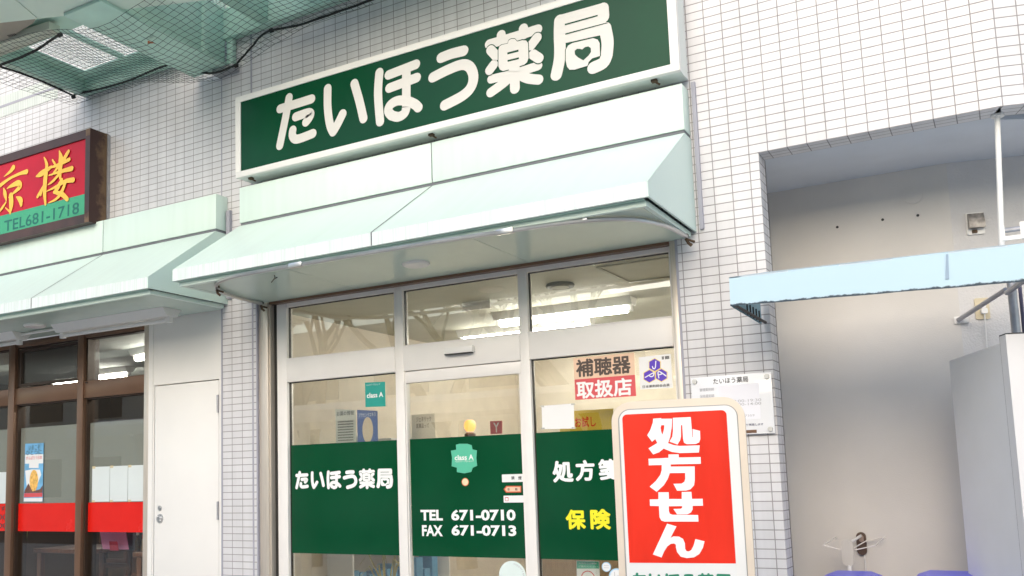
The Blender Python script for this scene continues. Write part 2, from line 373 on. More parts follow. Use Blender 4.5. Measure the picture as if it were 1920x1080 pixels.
# ================================================================== GROUND AND STREET
def struct(o): o['kind'] = 'structure'; return o
mb = MB(); mb.face([(-90, -90, 0), (90, -90, 0), (90, 60, 0), (-90, 60, 0)])
PAVE = tile_mat('paving_blocks', (0.48, 0.46, 0.43), (0.53, 0.51, 0.48), (0.3, 0.29, 0.28), 0.3, 0.3, 0.004, 0.8)
mb.uv[0] = [(-90, -90), (90, -90), (90, 60), (-90, 60)]
struct(mb.build('pavement', PAVE, origin=(0, 0, 0)))
mb = MB(); mb.box(-90, 90, -21, -13, 0.0, 0.004); struct(mb.build('road', mat('asphalt', (0.05, 0.05, 0.05), 0.9, var=0.2, scale=30, bump=0.4), origin=(0, -17, 0)))

# ================================================================== THE TILED BUILDING
bld = thing('shop_building', 'building front clad in pale stack-bonded tiles around both shopfronts and the alcove', 'building')
mb = MB()
def wall(x0, x1, z0, z1): mb.face([(x0, 0, z0), (x1, 0, z0), (x1, 0, z1), (x0, 0, z1)], [(x0, z0), (x1, z0), (x1, z1), (x0, z1)])
wall(-9, 5.09, 3.3, 9); wall(-9, 3.95, 2.9, 3.3); wall(0, 0.346, 0, 2.9); wall(3.465, 3.95, 0, 2.9); wall(-9, -5.6, 0, 2.9)
mb.face([(3.95, 0, 0), (3.95, 0.17, 0), (3.95, 0.17, 3.3), (3.95, 0, 3.3)], [(0, 0), (0.17, 0), (0.17, 3.3), (0, 3.3)])
mb.face([(3.95, 0, 3.3), (3.95, 0.15, 3.3), (5.09, 0.15, 3.3), (5.09, 0, 3.3)], [(3.95, 0), (3.95, .15), (5.09, .15), (5.09, 0)])
px_, py_, uu = 5.09, 0.0, 5.09
for ang, ln in ((17, 0.4), (32, 0.4), (48, 0.4), (64, 0.4), (80, 3.0)):
    qx, qy = px_+ln*math.cos(R(ang)), py_+ln*math.sin(R(ang))
    mb.face([(px_, py_, 3.3), (qx, qy, 3.3), (qx, qy, 9), (px_, py_, 9)], [(uu, 3.3), (uu+ln, 3.3), (uu+ln, 9), (uu, 9)])
    nx, ny = -math.sin(R(ang)), math.cos(R(ang))
    mb.face([(px_, py_, 3.3), (px_+nx*.15, py_+ny*.15, 3.3), (qx+nx*.15, qy+ny*.15, 3.3), (qx, qy, 3.3)], [(uu, 0), (uu, .15), (uu+ln, .15), (uu+ln, 0)])
    px_, py_, uu = qx, qy, uu+ln
part('tiled_wall', mb, TILE, bld, False)
mb = MB(); mb.box(-9, 5.0, 4.6, 5.0, 0, 9); mb.box(-9, 5.0, 0.6, 4.6, 8.9, 9.0); part('rear_wall', mb, PLASTER, bld)
for q in ((0.295, 0.311, -0.002, 0.02, 3.72, 9), (0.297, 0.311, -0.002, 0.02, 0, 2.9), (-0.006, 0.004, -0.0015, .02, 3.7, 9)): part('expansion_joint', MB().box(*q), CAULK, bld)
mb = MB(); 
for q in ((3.612, 3.634, -0.02, 0, 2.92, 3.78), (0.07, 0.105, -0.03, 0, 2.95, 3.63), (3.462, 3.476, -.004, .05, 0, 2.9), (-0.006, 0.008, -.004, .05, 0, 2.9), (.338, .35, -.004, .05, 0, 2.9)): part('edge_strip', MB().box(*q), CAULK, bld)  # grey edge strips; the one beside the restaurant awning is plain, the rest caulk
z0, z1 = at(60, 247, 0).z, at(60, 214, 0).z
bz = [at(0, 221, 0).z, at(0, 204, 0).z, at(0, 199.5, 0).z, at(0, 183, 0).z]
mb = MB()
for a, b in ((bz[0], bz[1]), (bz[2], bz[3])): mb.face([(-9, -0.004, a), (-1.95, -0.004, a), (-1.95, -0.004, b), (-9, -0.004, b)], [(-9, 0.01), (-1.95, .01), (-1.95, .01+.18), (-9, .19)])
part('mosaic_band', mb, BAND, bld, False)
mb = MB(); mb.box(-9, -1.95, -0.006, -0.0005, bz[1], bz[2]); part('band_joint', mb, CAULK, bld)
# alcove
mb = MB(); mb.box(3.72, 4.81, 0.85, 0.9, 0, 3.4); mb.box(3.64, 3.72, 0.17, 0.9, 0, 3.4); part('alcove_wall', mb, PLASTER, bld)
c20, s20 = math.cos(R(16)), math.sin(R(16))
mb = MB(); mb.prism([(4.81, .85, 0), (4.81+3*c20, .85+3*s20, 0), (4.81+3*c20, .95+3*s20, 0), (4.81, .95, 0)], (0, 0, 3.4)); part('rough_alcove_wall', mb, ROUGHPL, bld)
mb = MB(); mb.prism([(3.72, .15, 3.3), (5.09, .15, 3.3), (5.06, .2, 3.3), (9, 2.6, 3.3), (9, 3, 3.3), (3.72, 3, 3.3)], (0, 0, .06)); part('alcove_ceiling', mb, ALCCEIL, bld)
mb = MB(); mb.box(3.64, 3.95, .155, .17, 0, 3.3); part('pier_back', mb, PLASTER, bld)
mb = MB()
for (x, y) in ((1570, 426), (1655, 412), (1721, 404)):
    p = at(x, y, 0.85); mb.disc((p.x, .849, p.z), 0.008, (0, -1, 0), 0.002, 12)
part('anchor_hole', mb, INK, bld)
p = at(1712, 367, 0.85); mb = MB(); mb.disc((p.x, .85, p.z), 0.05, (0, -1, 0), 0.008, 28); part('blank_cover', mb, PLASTER, bld)

# ================================================================== PHARMACY SHOPFRONT
sf = thing('shopfront', 'off-white framed glass shopfront with green window films under the mint awning', 'shopfront', (1.95, 0.08, 0))
mb = MB(); mb.box(.350, .434, 0.015, 0.11, 0, 2.885, .002); mb.box(.434, .447, .03, .15, 0, 2.885); part('steel_post', mb, STEEL, sf)
mb = MB(); mb.box(3.425, 3.462, 0.015, 0.11, 0, 2.885, .002); part('steel_post', mb, STEEL, sf)
mb = MB(); mb.box(.447, .484, .075, .16, 0, 2.885); mb.box(.447, 3.425, .075, .16, 2.868, 2.885); part('frame_gap', mb, DARKMET, sf)
Y0, Y1 = .06, .13
mb = MB()
mb.box(.484, .575, Y0, Y1, 0, 2.866, .002); mb.box(3.405, 3.424, Y0, Y1, 0, 2.866)
mb.box(1.51, 1.578, Y0, Y1, 0, 2.866, .002); mb.box(2.44, 2.502, Y0, Y1, 0, 2.866, .002)
mb.box(.575, 1.51, Y0+.003, Y1, 2.838, 2.866); mb.box(1.578, 2.44, Y0+.003, Y1, 2.838, 2.866); mb.box(2.502, 3.405, Y0+.003, Y1, 2.838, 2.866)
part('frame', mb, WFRAME, sf)
mb = MB()
for a, b in ((.575, 1.51), (1.578, 2.44), (2.502, 3.405)): mb.box(a, b, Y0-.004, Y1, 2.285, 2.455, .002); mb.box(a, b, Y0-.008, Y0-.004, 2.452, 2.458)
part('transom_bar', mb, WFRAME, sf)
p0, p1 = at(835, 660, .04), at(888, 655, .04)
mb = MB(); mb.box(p0.x, p1.x, .018, Y0-.004, 2.365, 2.408, .004); s_ = part('door_sensor', mb, WHITE, sf)
mb = MB(); mb.box(p0.x+.004, p1.x-.01, .02, .05, 2.359, 2.3645); part('sensor_eye', mb, DARKMET, s_)
for a, b, c, d in ((.575, 1.51, 2.455, 2.838), (1.578, 2.44, 2.455, 2.838), (2.502, 3.405, 2.455, 2.838), (.575, 1.51, .12, 2.285), (2.502, 3.405, .12, 2.285)):
    mb = MB(); mb.box(a, b, .095, .101, c, d); g = part('window_pane', mb, GLASS, sf)
    mb = MB(); q = .006
    mb.box(a, a+q, .088, .108, c, d); mb.box(b-q, b, .088, .108, c, d); mb.box(a+q, b-q, .088, .108, d-q, d); mb.box(a+q, b-q, .088, .108, c, c+q); part('gasket', mb, DARKMET, g)
mb = MB(); mb.box(1.578, 2.44, .068, .115, 2.205, 2.280, .002); mb.box(1.580, 1.588, .07, .11, 0.02, 2.205); mb.box(2.42, 2.438, .07, .11, .02, 2.205)
dr = part('sliding_door', mb, WFRAME, sf)
mb = MB(); mb.box(1.588, 2.42, .092, .098, .1, 2.205); part('door_pane', mb, GLASS, dr)
mb = MB(); mb.box(.575, 1.51, Y0, Y1, 0, .12); mb.box(2.502, 3.405, Y0, Y1, 0, .12); mb.box(1.588, 2.42, .07, .11, 0.02, .1); part('kick_plate', mb, STEEL, sf)

# green window films with their lettering
FP = fplane(.0915)
GT, GB = 1.829, 1.063
film = []
for a, b, yy, lb in ((.575, 1.51, .0935, 'green window film with six white rounded characters, on the left pane of the shopfront'),
                     (1.588, 2.42, .0905, 'green window film with white telephone and fax numbers, on the sliding door'),
                     (2.502, 3.405, .0935, 'green window film with white and yellow characters, on the right pane behind the red board')):
    mb = MB(); mb.box(a+.006, b-.006, yy, yy+.001, GB, GT); o = mb.build('window_film', GREENFILM); tag(o, lb, 'window film', 'green films on the pharmacy glass'); film.append(o)
wb, gb = MB(), MB(); pl = fplane(.0933)
u0, u1 = pl.uz(553, 900)[0], pl.uz(737, 895)[0]; z0_, z1_ = pl.uz(553, 915)[1]-.004, pl.uz(737, 873)[1]
cv, s = logo_fit(u0, u1, z0_, z1_); logo((wb, gb), pl, cv, 0.0, s*1.12, None)
wb.build('lettering', VINYLW, film[0], False); gb.build('lettering_gap', GREENFILM, film[0], False)
mb = MB(); pl = fplane(.0902)
for t, tl, br in (('TEL', (788.3, 956), (830.4, 976)), ('671-0710', (845.7, 955.5), (967, 976.5)), ('FAX', (791, 984.5), (830.4, 1005.5)), ('671-0713', (846.3, 984), (968.3, 1005.7))): mb = MB(); add_text(mb, pl, t, tl, br, 0, .038); mb.build('phone_lettering', VINYLW, film[1], False)
pl = fplane(.0932); mb = MB()
for t, tl, br in (('処', (1035, 864.5), (1076, 904)), ('方', (1078, 863), (1116, 901.5)), ('箋', (1121, 861), (1162, 899.5))): mb = MB(); add_text(mb, pl, t, tl, br, 0, .042); mb.build('white_character', VINYLW, film[2], False)
mb = MB()
for t, tl, br in (('保', (1060, 955.5), (1099, 993)), ('険', (1106, 954.5), (1146, 993))): mb = MB(); add_text(mb, pl, t, tl, br, 0, .042); mb.build('yellow_character', VINYLY, film[2], False)

# stickers and notices on the glass
def plate_px(corners, pl):
    return [pl.uz(*c) for c in corners]
SPL = fplane(.0895)
def sticker(name, corners, m, label, cat='sticker', pl=SPL, th=.0012, group=None):
    mb = MB(); slab(mb, pl, plate_px(corners, pl), 0, th); o = mb.build(name, m, None, False); return tag(o, label, cat, group)
PINK = mat('faded_red_print', (0.66, 0.09, 0.10), 0.45); PEACH = mat('peach_print', (0.80, 0.56, 0.40), 0.5)
o = sticker('poster', [(1074.7, 672), (1188.8, 661), (1193, 742.5), (1079, 750)], PEACH, 'peach and red poster with dark and white characters at the top of the right pane', 'poster')
mb = MB(); slab(mb, SPL, plate_px([(1077.3, 711.8), (1190.7, 702.8), (1193, 742.5), (1079, 750)], SPL), .0013, .0016); part('red_field', mb, PINK, o, False)
mb = MB(); add_text(mb, SPL, '補聴器', (1079.4, 674.5), (1183.5, 699.5), .0022, .03); part('dark_lettering', mb, BROWNINK, o, False)
mb = MB(); add_text(mb, SPL, '取扱店', (1080.5, 715.5), (1186, 741.2), .0022, .03); part('white_lettering', mb, VINYLW, o, False)
o = sticker('member_sticker', [(1197.3, 670), (1257.5, 663.3), (1261.7, 726.9), (1200.7, 730.5)], PAPER, 'white square sticker with three purple hexagons, right of the peach and red poster')
PURP = mat('purple_print', (0.10, 0.04, 0.50), 0.4); YEL = mat('yellow_outline', (0.85, 0.65, 0.15), 0.4)
mbp, mby, mbw = MB(), MB(), MB()
def cj(p): return SPL.uz(1070+p[0]/9.6, 655+p[1]/9.6)
for k, ((cx, cy), L_) in enumerate((((1515, 280), 'J'), ((1420, 482), 'P'), ((1635, 463), 'A'))):
    hx = [(cx+112*math.sin(R(60*i)), cy+2-112*math.cos(R(60*i))) for i in range(6)]; hy = [(cx+126*math.sin(R(60*i)), cy+2-126*math.cos(R(60*i))) for i in range(6)]
    add_poly(mby, SPL, [cj(q) for q in hy], .0016+.0003*k); add_poly(mbp, SPL, [cj(q) for q in hx], .0026)
for pts in ([(1535,215),(1528,320),(1510,350),(1485,340),(1475,310)], [(1345,505),(1490,425),(1500,450),(1480,485),(1440,490),(1415,465)], [(1590,515),(1575,420),(1610,405),(1720,480)], [(1590,460),(1650,440)]):
    add_stroke(mbw, SPL, [cj(q) for q in pts], .006, .003)
part('yellow_outline', mby, YEL, o, False); part('purple_hexagons', mbp, PURP, o, False); part('emblem_letters', mbw, VINYLW, o, False)
mb = MB(); add_text(mb, SPL, '日本薬剤師会会員', (1205, 722.8), (1256, 724.3), .0022, .01); add_text(mb, SPL, '-- ----', (1241, 668.5), (1255, 673), .0022); part('caption', mb, INK, o, False)
o = sticker('blank_notice', [(1015.6, 761), (1075.7, 756.5), (1077.3, 803.5), (1017, 804.7)], PAPER, 'blank white paper notice taped to the right pane above the green film', 'notice')
mb = MB()
for c in ((1017, 762), (1074.5, 758), (1075.5, 802.5), (1018, 803.5)):
    u, z = SPL.uz(*c); slab(mb, SPL, [(u-.012, z-.004), (u+.012, z-.006), (u+.012, z+.005), (u-.012, z+.006)], .0013, .0016)
part('tape', mb, frost_mat('clear_tape', (.8, .8, .75), .5), o, False)
TEAL = mat('teal_print', (0.02, 0.32, 0.27), 0.4)
o = sticker('square_sticker', [(684.5, 717.5), (722, 715.7), (723, 762), (685.5, 763.2)], TEAL, 'teal square sticker with small white lettering, on the left pane above the green film')
mb = MB(); add_text(mb, SPL, 'class A', (688, 737), (718.8, 744.2), .0018, .02); add_text(mb, SPL, 'ヘルスケア・プロショップ', (687, 720.5), (713, 721.8), .0018); part('lettering', mb, VINYLW, o, False)
def cb(p): return (780+p[0]/5.4, 820+p[1]/5.4)
MINTST = mat('mint_print', (0.10, 0.50, 0.33), 0.35)
SDL = fplane(.0885)
cross = [(405,75),(440,65),(520,65),(565,80),(572,122),(618,132),(612,210),(620,288),(575,308),(560,350),(490,365),(415,352),(415,308),(362,292),(366,210),(355,135),(408,125)]
mb = MB(); slab(mb, SDL, [SDL.uz(*cb(q)) for q in cross], 0, .002); o = tag(mb.build('cross_sticker', MINTST, None, False), 'mint cross-shaped sticker with white lettering, on the door film above the phone number', 'sticker')
mb = MB(); add_text(mb, SDL, 'class A', cb((393, 180)), cb((585, 226)), .0026, .02); add_text(mb, SDL, 'ヘルスケア・プロショップ', cb((395, 236)), cb((585, 249)), .0026, .005); part('lettering', mb, VINYLW, o, False)
mb = MB(); cc = SDL.uz(*cb((499, 452)))
slab(mb, SDL, [(cc[0]+.026*math.cos(R(15*k)), cc[1]+.026*math.sin(R(15*k))) for k in range(24)], 0, .001); o = tag(mb.build('round_sticker', mat('orange_print', (.75, .16, .05), .4), None, False), 'tiny round red-rimmed sticker under the mint cross sticker', 'sticker')
mb = MB(); slab(mb, SDL, [(cc[0]+.022*math.cos(R(15*k)), cc[1]+.022*math.sin(R(15*k))) for k in range(24)], .0011, .0014); part('pale_centre', mb, mat('pale_yellow_print', (.75, .68, .45), .5), o, False)
def quad_sticker(name, a, b, m, label, txt=None):
    x0, y0 = a; x1, y1 = b
    u0, z1 = SDL.uz(*cb(a)); u1, z0 = SDL.uz(*cb(b)); mb = MB(); slab(mb, SDL, rrect(u0, u1, z0, z1, .004, 3), 0, .0015)
    return tag(mb.build(name, m, None, False), label, 'sticker')
o = quad_sticker('notice_sticker', (870, 376), (1105, 450), PAPER, 'white strip sticker with two black characters, topmost of three at the door edge')
mb = MB(); add_text(mb, SDL, '禁', cb((965, 394)), cb((1000, 428)), .002, .02); add_text(mb, SDL, '煙', cb((1036, 394)), cb((1071, 428)), .002, .02); part('lettering', mb, INK, o, False)
ar = [(888,526),(915,492),(1065,492),(1065,557),(915,560)]; ar2 = [(902,526),(920,503),(1056,503),(1056,547),(920,549)]
mb = MB(); slab(mb, SDL, [SDL.uz(*cb(q)) for q in ar], 0, .0015); o = tag(mb.build('arrow_sticker', mat('orange_red_print', (.70, .14, .06), .4), None, False), 'orange arrow sticker pointing left, between two white stickers at the door edge', 'sticker')
mb = MB(); slab(mb, SDL, [SDL.uz(*cb(q)) for q in ar2], .0016, .0019); part('cream_centre', mb, PEACH, o, False)
mb = MB(); add_text(mb, SDL, '自', cb((930, 513)), cb((948, 539)), .0024, .02); add_text(mb, SDL, '動', cb((1005, 513)), cb((1030, 539)), .0024, .02); part('lettering', mb, BROWNINK, o, False)
o = quad_sticker('notice_sticker', (887, 591), (1107, 659), PAPER, 'white strip sticker with a small red square, lowest of three at the door edge')
mb = MB(); u0, z1 = SDL.uz(*cb((903, 606))); u1, z0 = SDL.uz(*cb((938, 645))); slab(mb, SDL, rrect(u0, u1, z0, z1, .002, 2), .0016, .0019); part('red_square', mb, PINK, o, False)
mb = MB(); u0, z1 = SDL.uz(*cb((908, 613))); u1, z0 = SDL.uz(*cb((933, 640))); slab(mb, SDL, rrect(u0, u1, z0, z1, .002, 2), .002, .0022); part('pale_square', mb, PAPER, o, False)
# round pale supporter sticker low on the door (the drawn animal on it is left out)
mb = MB(); cc = SDL.uz(961, 1080); rr_ = SDL.uz(986.5, 1080)[0]-cc[0]
slab(mb, SDL, [(cc[0]+rr_*math.cos(R(10*k)), cc[1]+rr_*math.sin(R(10*k))) for k in range(36)], 0, .0015)
o = tag(mb.build('round_sticker', mat('pale_mint_print', (.68, .78, .76), .5), None, False), 'large round pale mint sticker low on the sliding door', 'sticker')
mb = MB()
for k, ch in enumerate('supporter'):
    t = R(78-9.5*k); cu, cz = cc[0]+rr_*.83*math.cos(t), cc[1]+rr_*.83*math.sin(t); vs, fs = text_mesh(ch, .005)
    a = t-math.pi/2; sc = .021
    mb.add([SDL.w(cu+sc*((v.x-.25)*math.cos(a)-(v.y-.25)*math.sin(a)), cz+sc*((v.x-.25)*math.sin(a)+(v.y-.25)*math.cos(a)), .0019) for v in vs], fs)
part('lettering', mb, GREYINK, o, False)
SKYB = mat('sky_blue_print', (.35, .62, .85), .4)
for (x, y, r_, t, lb) in ((1137, 1063, .028, '', 'small round white sticker with blue rim beside the red board'), (1157, 1082, .05, 'し', 'larger round white sticker with blue rim, partly hidden behind the red board')):
    c_ = SPL.uz(x, y); mb = MB(); slab(mb, SPL, [(c_[0]+r_*math.cos(R(15*k)), c_[1]+r_*math.sin(R(15*k))) for k in range(24)], 0, .0012 if r_ < .04 else .0009); o = tag(mb.build('round_sticker', SKYB, None, False), lb, 'sticker')
    mb = MB(); slab(mb, SPL, [(c_[0]+r_*.86*math.cos(R(15*k)), c_[1]+r_*.86*math.sin(R(15*k))) for k in range(24)], .0013, .0015); part('white_centre', mb, PAPER, o, False)
    if t: mb = MB(); add_text_uz(mb, SPL, t, c_[0]-.015, c_[0]+.01, c_[1]-.0, c_[1]+.03, .0019); part('lettering', mb, GREYINK, o, False)
    else: mb = MB(); add_text_uz(mb, SPL, '-----', c_[0]-.015, c_[0]+.015, c_[1]+.006, c_[1]+.009, .0019); add_text_uz(mb, SPL, '-----', c_[0]-.015, c_[0]+.015, c_[1]-.006, c_[1]-.003, .0019); part('lettering', mb, GREYINK, o, False)

# ------------------------------------------------------------------ pharmacy interior
rm = thing('shop_room', 'beige shop interior with pale ceiling seen through the pharmacy glass', 'room', (1.95, 2.3, 0))
mb = MB(); mb.box(.26, .30, .13, 4.5, 0, 2.9); mb.box(3.58, 3.62, .13, 4.5, 0, 2.9); mb.box(.26, 3.62, 4.5, 4.54, 0, 2.9); part('room_wall', mb, ROOMWALL, rm)
mb = MB(); mb.box(.30, 3.58, .165, 4.5, 2.87, 2.9); part('room_ceiling', mb, ROOMCEIL, rm)
mb = MB(); mb.box(.30, 3.58, .13, 4.5, 0, .02); part('room_floor', mb, ROOMFLOOR, rm)
mb = MB(); h0, h1 = at_z(1115, 503, 2.868), at_z(1265, 500, 2.868)
a = at_z(1117, 501, 2.868); b = at_z(1240, 482, 2.868); d = at_z(1165, 522, 2.868)
X0_, X1_, Ya, Yb = a.x, a.x+.62, a.y, a.y+.6
for q in ((X0_, X1_, Ya, Ya+.02), (X0_, X1_, Yb-.02, Yb), (X0_, X0_+.02, Ya+.02, Yb-.02), (X1_-.02, X1_, Ya+.02, Yb-.02)): mb.box(*q, 2.862, 2.8695)
part('ceiling_hatch', mb, mat('hatch_trim', (.30, .28, .2), .6), rm)
p = at_z(1050, 535, 2.86); mb = MB(); mb.lathe((p.x, p.y, 2.845), [(.06, .0), (.095, .002), (.10, .012), (.09, .026)], 28); o = part('ceiling_vent', mb, mat('vent_dark', (.10, .09, .07), .6), rm)
mb = MB(); mb.disc((p.x, p.y, 2.8445), .06, (0, 0, -1), .002, 24); part('vent_cone', mb, ROOMCEIL, o)
def batten(name, a, b, w, label, hang=0.0, lit=True, group=None):
    a, b = Vector(a), Vector(b); t = thing(name, label, 'ceiling light', tuple((a+b)/2), group); dx = (b-a).normalized(); n = Vector((-dx.y, dx.x, 0))
    mb = MB(); pr = [(-w/2, 0), (w/2, 0), (w/4, -.06), (-w/4, -.06)]
    mb.prism([a+n*q+Vector((0, 0, z)) for q, z in pr], b-a); part('housing', mb, WHITE, t)
    for e in (a+dx*.01, b-dx*.05):
        mb = MB(); mb.prism([e+n*-.018+Vector((0, 0, -.0605)), e+n*.018+Vector((0, 0, -.0605)), e+n*.018+Vector((0, 0, -.105)), e+n*-.018+Vector((0, 0, -.105))], dx*.04); part('lamp_holder', mb, WHITE, t)
    mb = MB(); mb.tube([a+dx*.05+Vector((0, 0, -.083)), b-dx*.05+Vector((0, 0, -.083))], .016 if lit != 2 else .03, 12); part('tube', mb, TUBE if lit else WHITE, t); return t
a, b = at_z(930, 609, 2.78), at_z(1172, 587, 2.78)
batten('fluorescent_light', (a.x, a.y, 2.868), (b.x+.12, a.y, 2.868), .16, 'lit fluorescent fixture on the pharmacy ceiling, the nearer one behind the right transom window', lit=2)
batten('fluorescent_light', (a.x+1.45, a.y+.35, 2.868), (a.x+1.75, a.y+.35, 2.868), .16, 'short lit fluorescent fixture behind the top right corner of the pharmacy glass', lit=2)
for xx, yy, lb in ((.9, 2.1, 'fluorescent fixture added to brighten the pharmacy, behind the left transom window'), (2.3, 3.6, 'fluorescent fixture added to brighten the pharmacy, deepest on its ceiling'), (.7, 3.6, 'fluorescent fixture added to brighten the pharmacy, over its back left corner')):
    batten('fluorescent_light', (xx, yy, 2.868), (xx+1.25, yy, 2.868), .16, lb, lit=2)  # three extra fixtures, added only to brighten the room
# hanging sign, lamp, letter board and posters inside
IP = fplane(1.1)
def inside(name, corners, m, label, cat, Y, th=.012):
    pl = fplane(Y); mb = MB(); slab(mb, pl, plate_px(corners, pl), 0, th); o = mb.build(name, m, None, False); return tag(o, label, cat), pl
o, pl = inside('hanging_panel', [(866, 532), (918, 527), (920, 578), (868, 584)], mat('translucent_white', (.75, .72, .68), .4), 'white panel hanging from the ceiling behind the middle transom window', 'panel', .9)
o, pl = inside('letter_board', [(920, 790), (942, 789), (942, 813), (921, 814)], PINK, 'small faded red board with a white letter Y, beside the glowing lamp', 'sign', 1.4)
mb = MB(); add_text(mb, pl, 'Y', (926, 793), (938, 810.5), .0135, .02); part('letter', mb, VINYLW, o, False)
p = at(881, 797, 1.3); t = thing('round_lamp', 'round orange glowing lamp inside the pharmacy door', 'lamp', (p.x, 1.3, p.z-.1))
mb = MB(); mb.lathe((p.x, 1.3, p.z-.06), [(.025, .01), (.042, .03), (.047, .055), (.042, .08), (.025, .098), (.005, .102)], 20); part('globe', mb, mat('orange_lamp', (1, .5, .2), .4, emit=(1, .36, .08), estr=1.1), t)
mb = MB(); mb.lathe((p.x, 1.3, p.z-.1), [(.045, 0), (.045, .03), (.03, .04)], 16); part('lamp_base', mb, BRONZE, t)
o, pl = inside('information_poster', [(629, 767), (667, 769), (668, 832), (631, 834)], mat('grey_poster', (.45, .45, .40), .5), 'grey text poster inside the left pane, left of the blue one', 'poster', .2, .003)
mb = MB(); 
for k in range(8): add_text(mb, pl, '--------------', (634, 790+k*5), (663, 790.8+k*5), .0036)
part('text_block', mb, INK, o, False); mb = MB(); add_text(mb, pl, 'お薬の情報', (632, 772), (664, 778), .0036, .01); part('heading', mb, INK, o, False)
o, pl = inside('information_poster', [(670, 768.5), (708, 770.5), (709, 829), (671, 831)], mat('blue_poster', (.07, .12, .32), .45), 'blue poster with a cream oval, inside the left pane under the teal sticker', 'poster', .2, .003)
mb = MB(); c_ = pl.uz(690, 806); slab(mb, pl, [(c_[0]+.045*math.cos(R(15*k)), c_[1]+.09*math.sin(R(15*k))) for k in range(24)], .0031, .0036); part('cream_oval', mb, mat('cream_print', (.62, .50, .36), .5), o, False)
mb = MB(); add_text(mb, pl, 'プラセンタエキス', (673, 775), (705, 780), .0038); part('lettering', mb, PAPER, o, False)
o, pl = inside('information_poster', [(772, 778), (815, 775), (817, 828), (773, 831)], mat('cream_poster', (.52, .46, .37), .5), 'cream poster with brown characters inside the sliding door', 'poster', .25, .003)
mb = MB(); add_text(mb, pl, 'ジェネリック', (781, 782), (809, 790), .0036, .015); add_text(mb, pl, '医薬品って', (781, 794.5), (805, 802), .0036, .015); part('lettering', mb, BROWNINK, o, False)
o, pl = inside('smoking_notice', [(1081, 1051), (1124, 1052), (1125, 1092), (1082, 1092)], PAPER, 'white notice with a green header hanging low inside the right pane', 'notice', .2, .003)
mb = MB(); slab(mb, pl, plate_px([(1082, 1052), (1123, 1053), (1123.5, 1066), (1082, 1066)], pl), .0031, .0036); part('green_header', mb, MINTST, o, False)
mb = MB(); add_text(mb, pl, '当店内では禁煙', (1085, 1054.5), (1119, 1058), .004); add_text(mb, pl, 'ご協力ください', (1085, 1060), (1121, 1064), .004); part('lettering', mb, VINYLW, o, False)
mb = MB(); c_ = pl.uz(1103, 1084); add_stroke(mb, pl, [(c_[0]+.042*math.cos(R(15*k)), c_[1]+.042*math.sin(R(15*k))) for k in range(25)], .006, .004, False); part('ring', mb, PINK, o, False)
o, pl = inside('yellow_poster', [(1050, 772), (1150, 766), (1150, 812), (1050, 812)], mat('yellow_print', (.72, .50, .03), .45), 'yellow poster with red writing hanging inside the right pane above the green film', 'poster', .45, .003)
mb = MB(); add_text(mb, pl, 'お試し', (1078, 782), (1118, 800), .0036, .02); part('lettering', mb, REDFILM, o, False)
# counter, shelves with boxes, a plant by the window
t = thing('shop_counter', 'wooden counter standing inside the pharmacy', 'counter', (2.2, 3.0, 0))
mb = MB(); mb.box(1.2, 3.4, 2.8, 3.3, .02, .98, .01); part('counter_body', mb, mat('counter_wood', (.36, .25, .14), .4, var=.2, streak=True), t)
mb = MB(); mb.box(1.16, 3.44, 2.75, 3.34, .98, 1.02, .008); part('counter_top', mb, WHITE, t)
t = thing('display_shelf', 'white shelf with small boxes along the left wall of the pharmacy', 'shelf', (.42, 1.6, 0))
mb = MB()
for z in (.3, .65, 1.0, 1.35, 1.7): mb.box(.302, .55, .9, 2.4, z, z+.02)
mb.box(.302, .55, .88, .9, .02, 1.75); mb.box(.302, .55, 2.4, 2.42, .02, 1.75); part('shelf_frame', mb, WHITE, t)
cols = [(.5, .1, .08), (.1, .3, .5), (.6, .55, .2), (.2, .45, .25), (.6, .6, .6)]
for r_ in range(5):
    y = .93
    while y < 2.3:
        w = random.uniform(.05, .12); h = random.uniform(.1, .22); mb = MB(); z = (.3, .65, 1.0, 1.35, 1.7)[r_]+.0205
        mb.box(.36, .5, y, y+w, z, z+h); tag(mb.build('medicine_box', mat('carton_%d' % (r_), cols[r_], .5)), 'small carton standing on the white shelf inside the pharmacy', 'box', 'cartons on the pharmacy shelf'); y += w+random.uniform(.01, .05)
LEAFS = mat('dry_stalk', (.40, .34, .10), .6); 
t = thing('potted_stalks', 'pot of yellowish arching stalks just inside the left pane', 'plant', (1.15, .45, 0))
mb = MB(); mb.lathe((1.15, .45, .02), [(.09, 0), (.12, .25), (.125, .5), (.11, .5)], 20); part('pot', mb, BRONZE, t)
mb = MB()
for k in range(11):
    a = random.uniform(0, 6.28); l = random.uniform(.1, .3); hz = random.uniform(.45, .58)
    mb.tube([(1.15+.03*math.cos(a), .45+.03*math.sin(a), .5), (1.15+.06*math.cos(a), .45+.06*math.sin(a), .5+hz*.7), (1.15+l*.5*math.cos(a), .45+min(l*.5*math.sin(a), .25), .5+hz), (1.15+l*math.cos(a), .45+l*.5*math.sin(a), .5+hz*.85)], [.006, .006, .005, .002], 6)
part('stalks', mb, LEAFS, t)

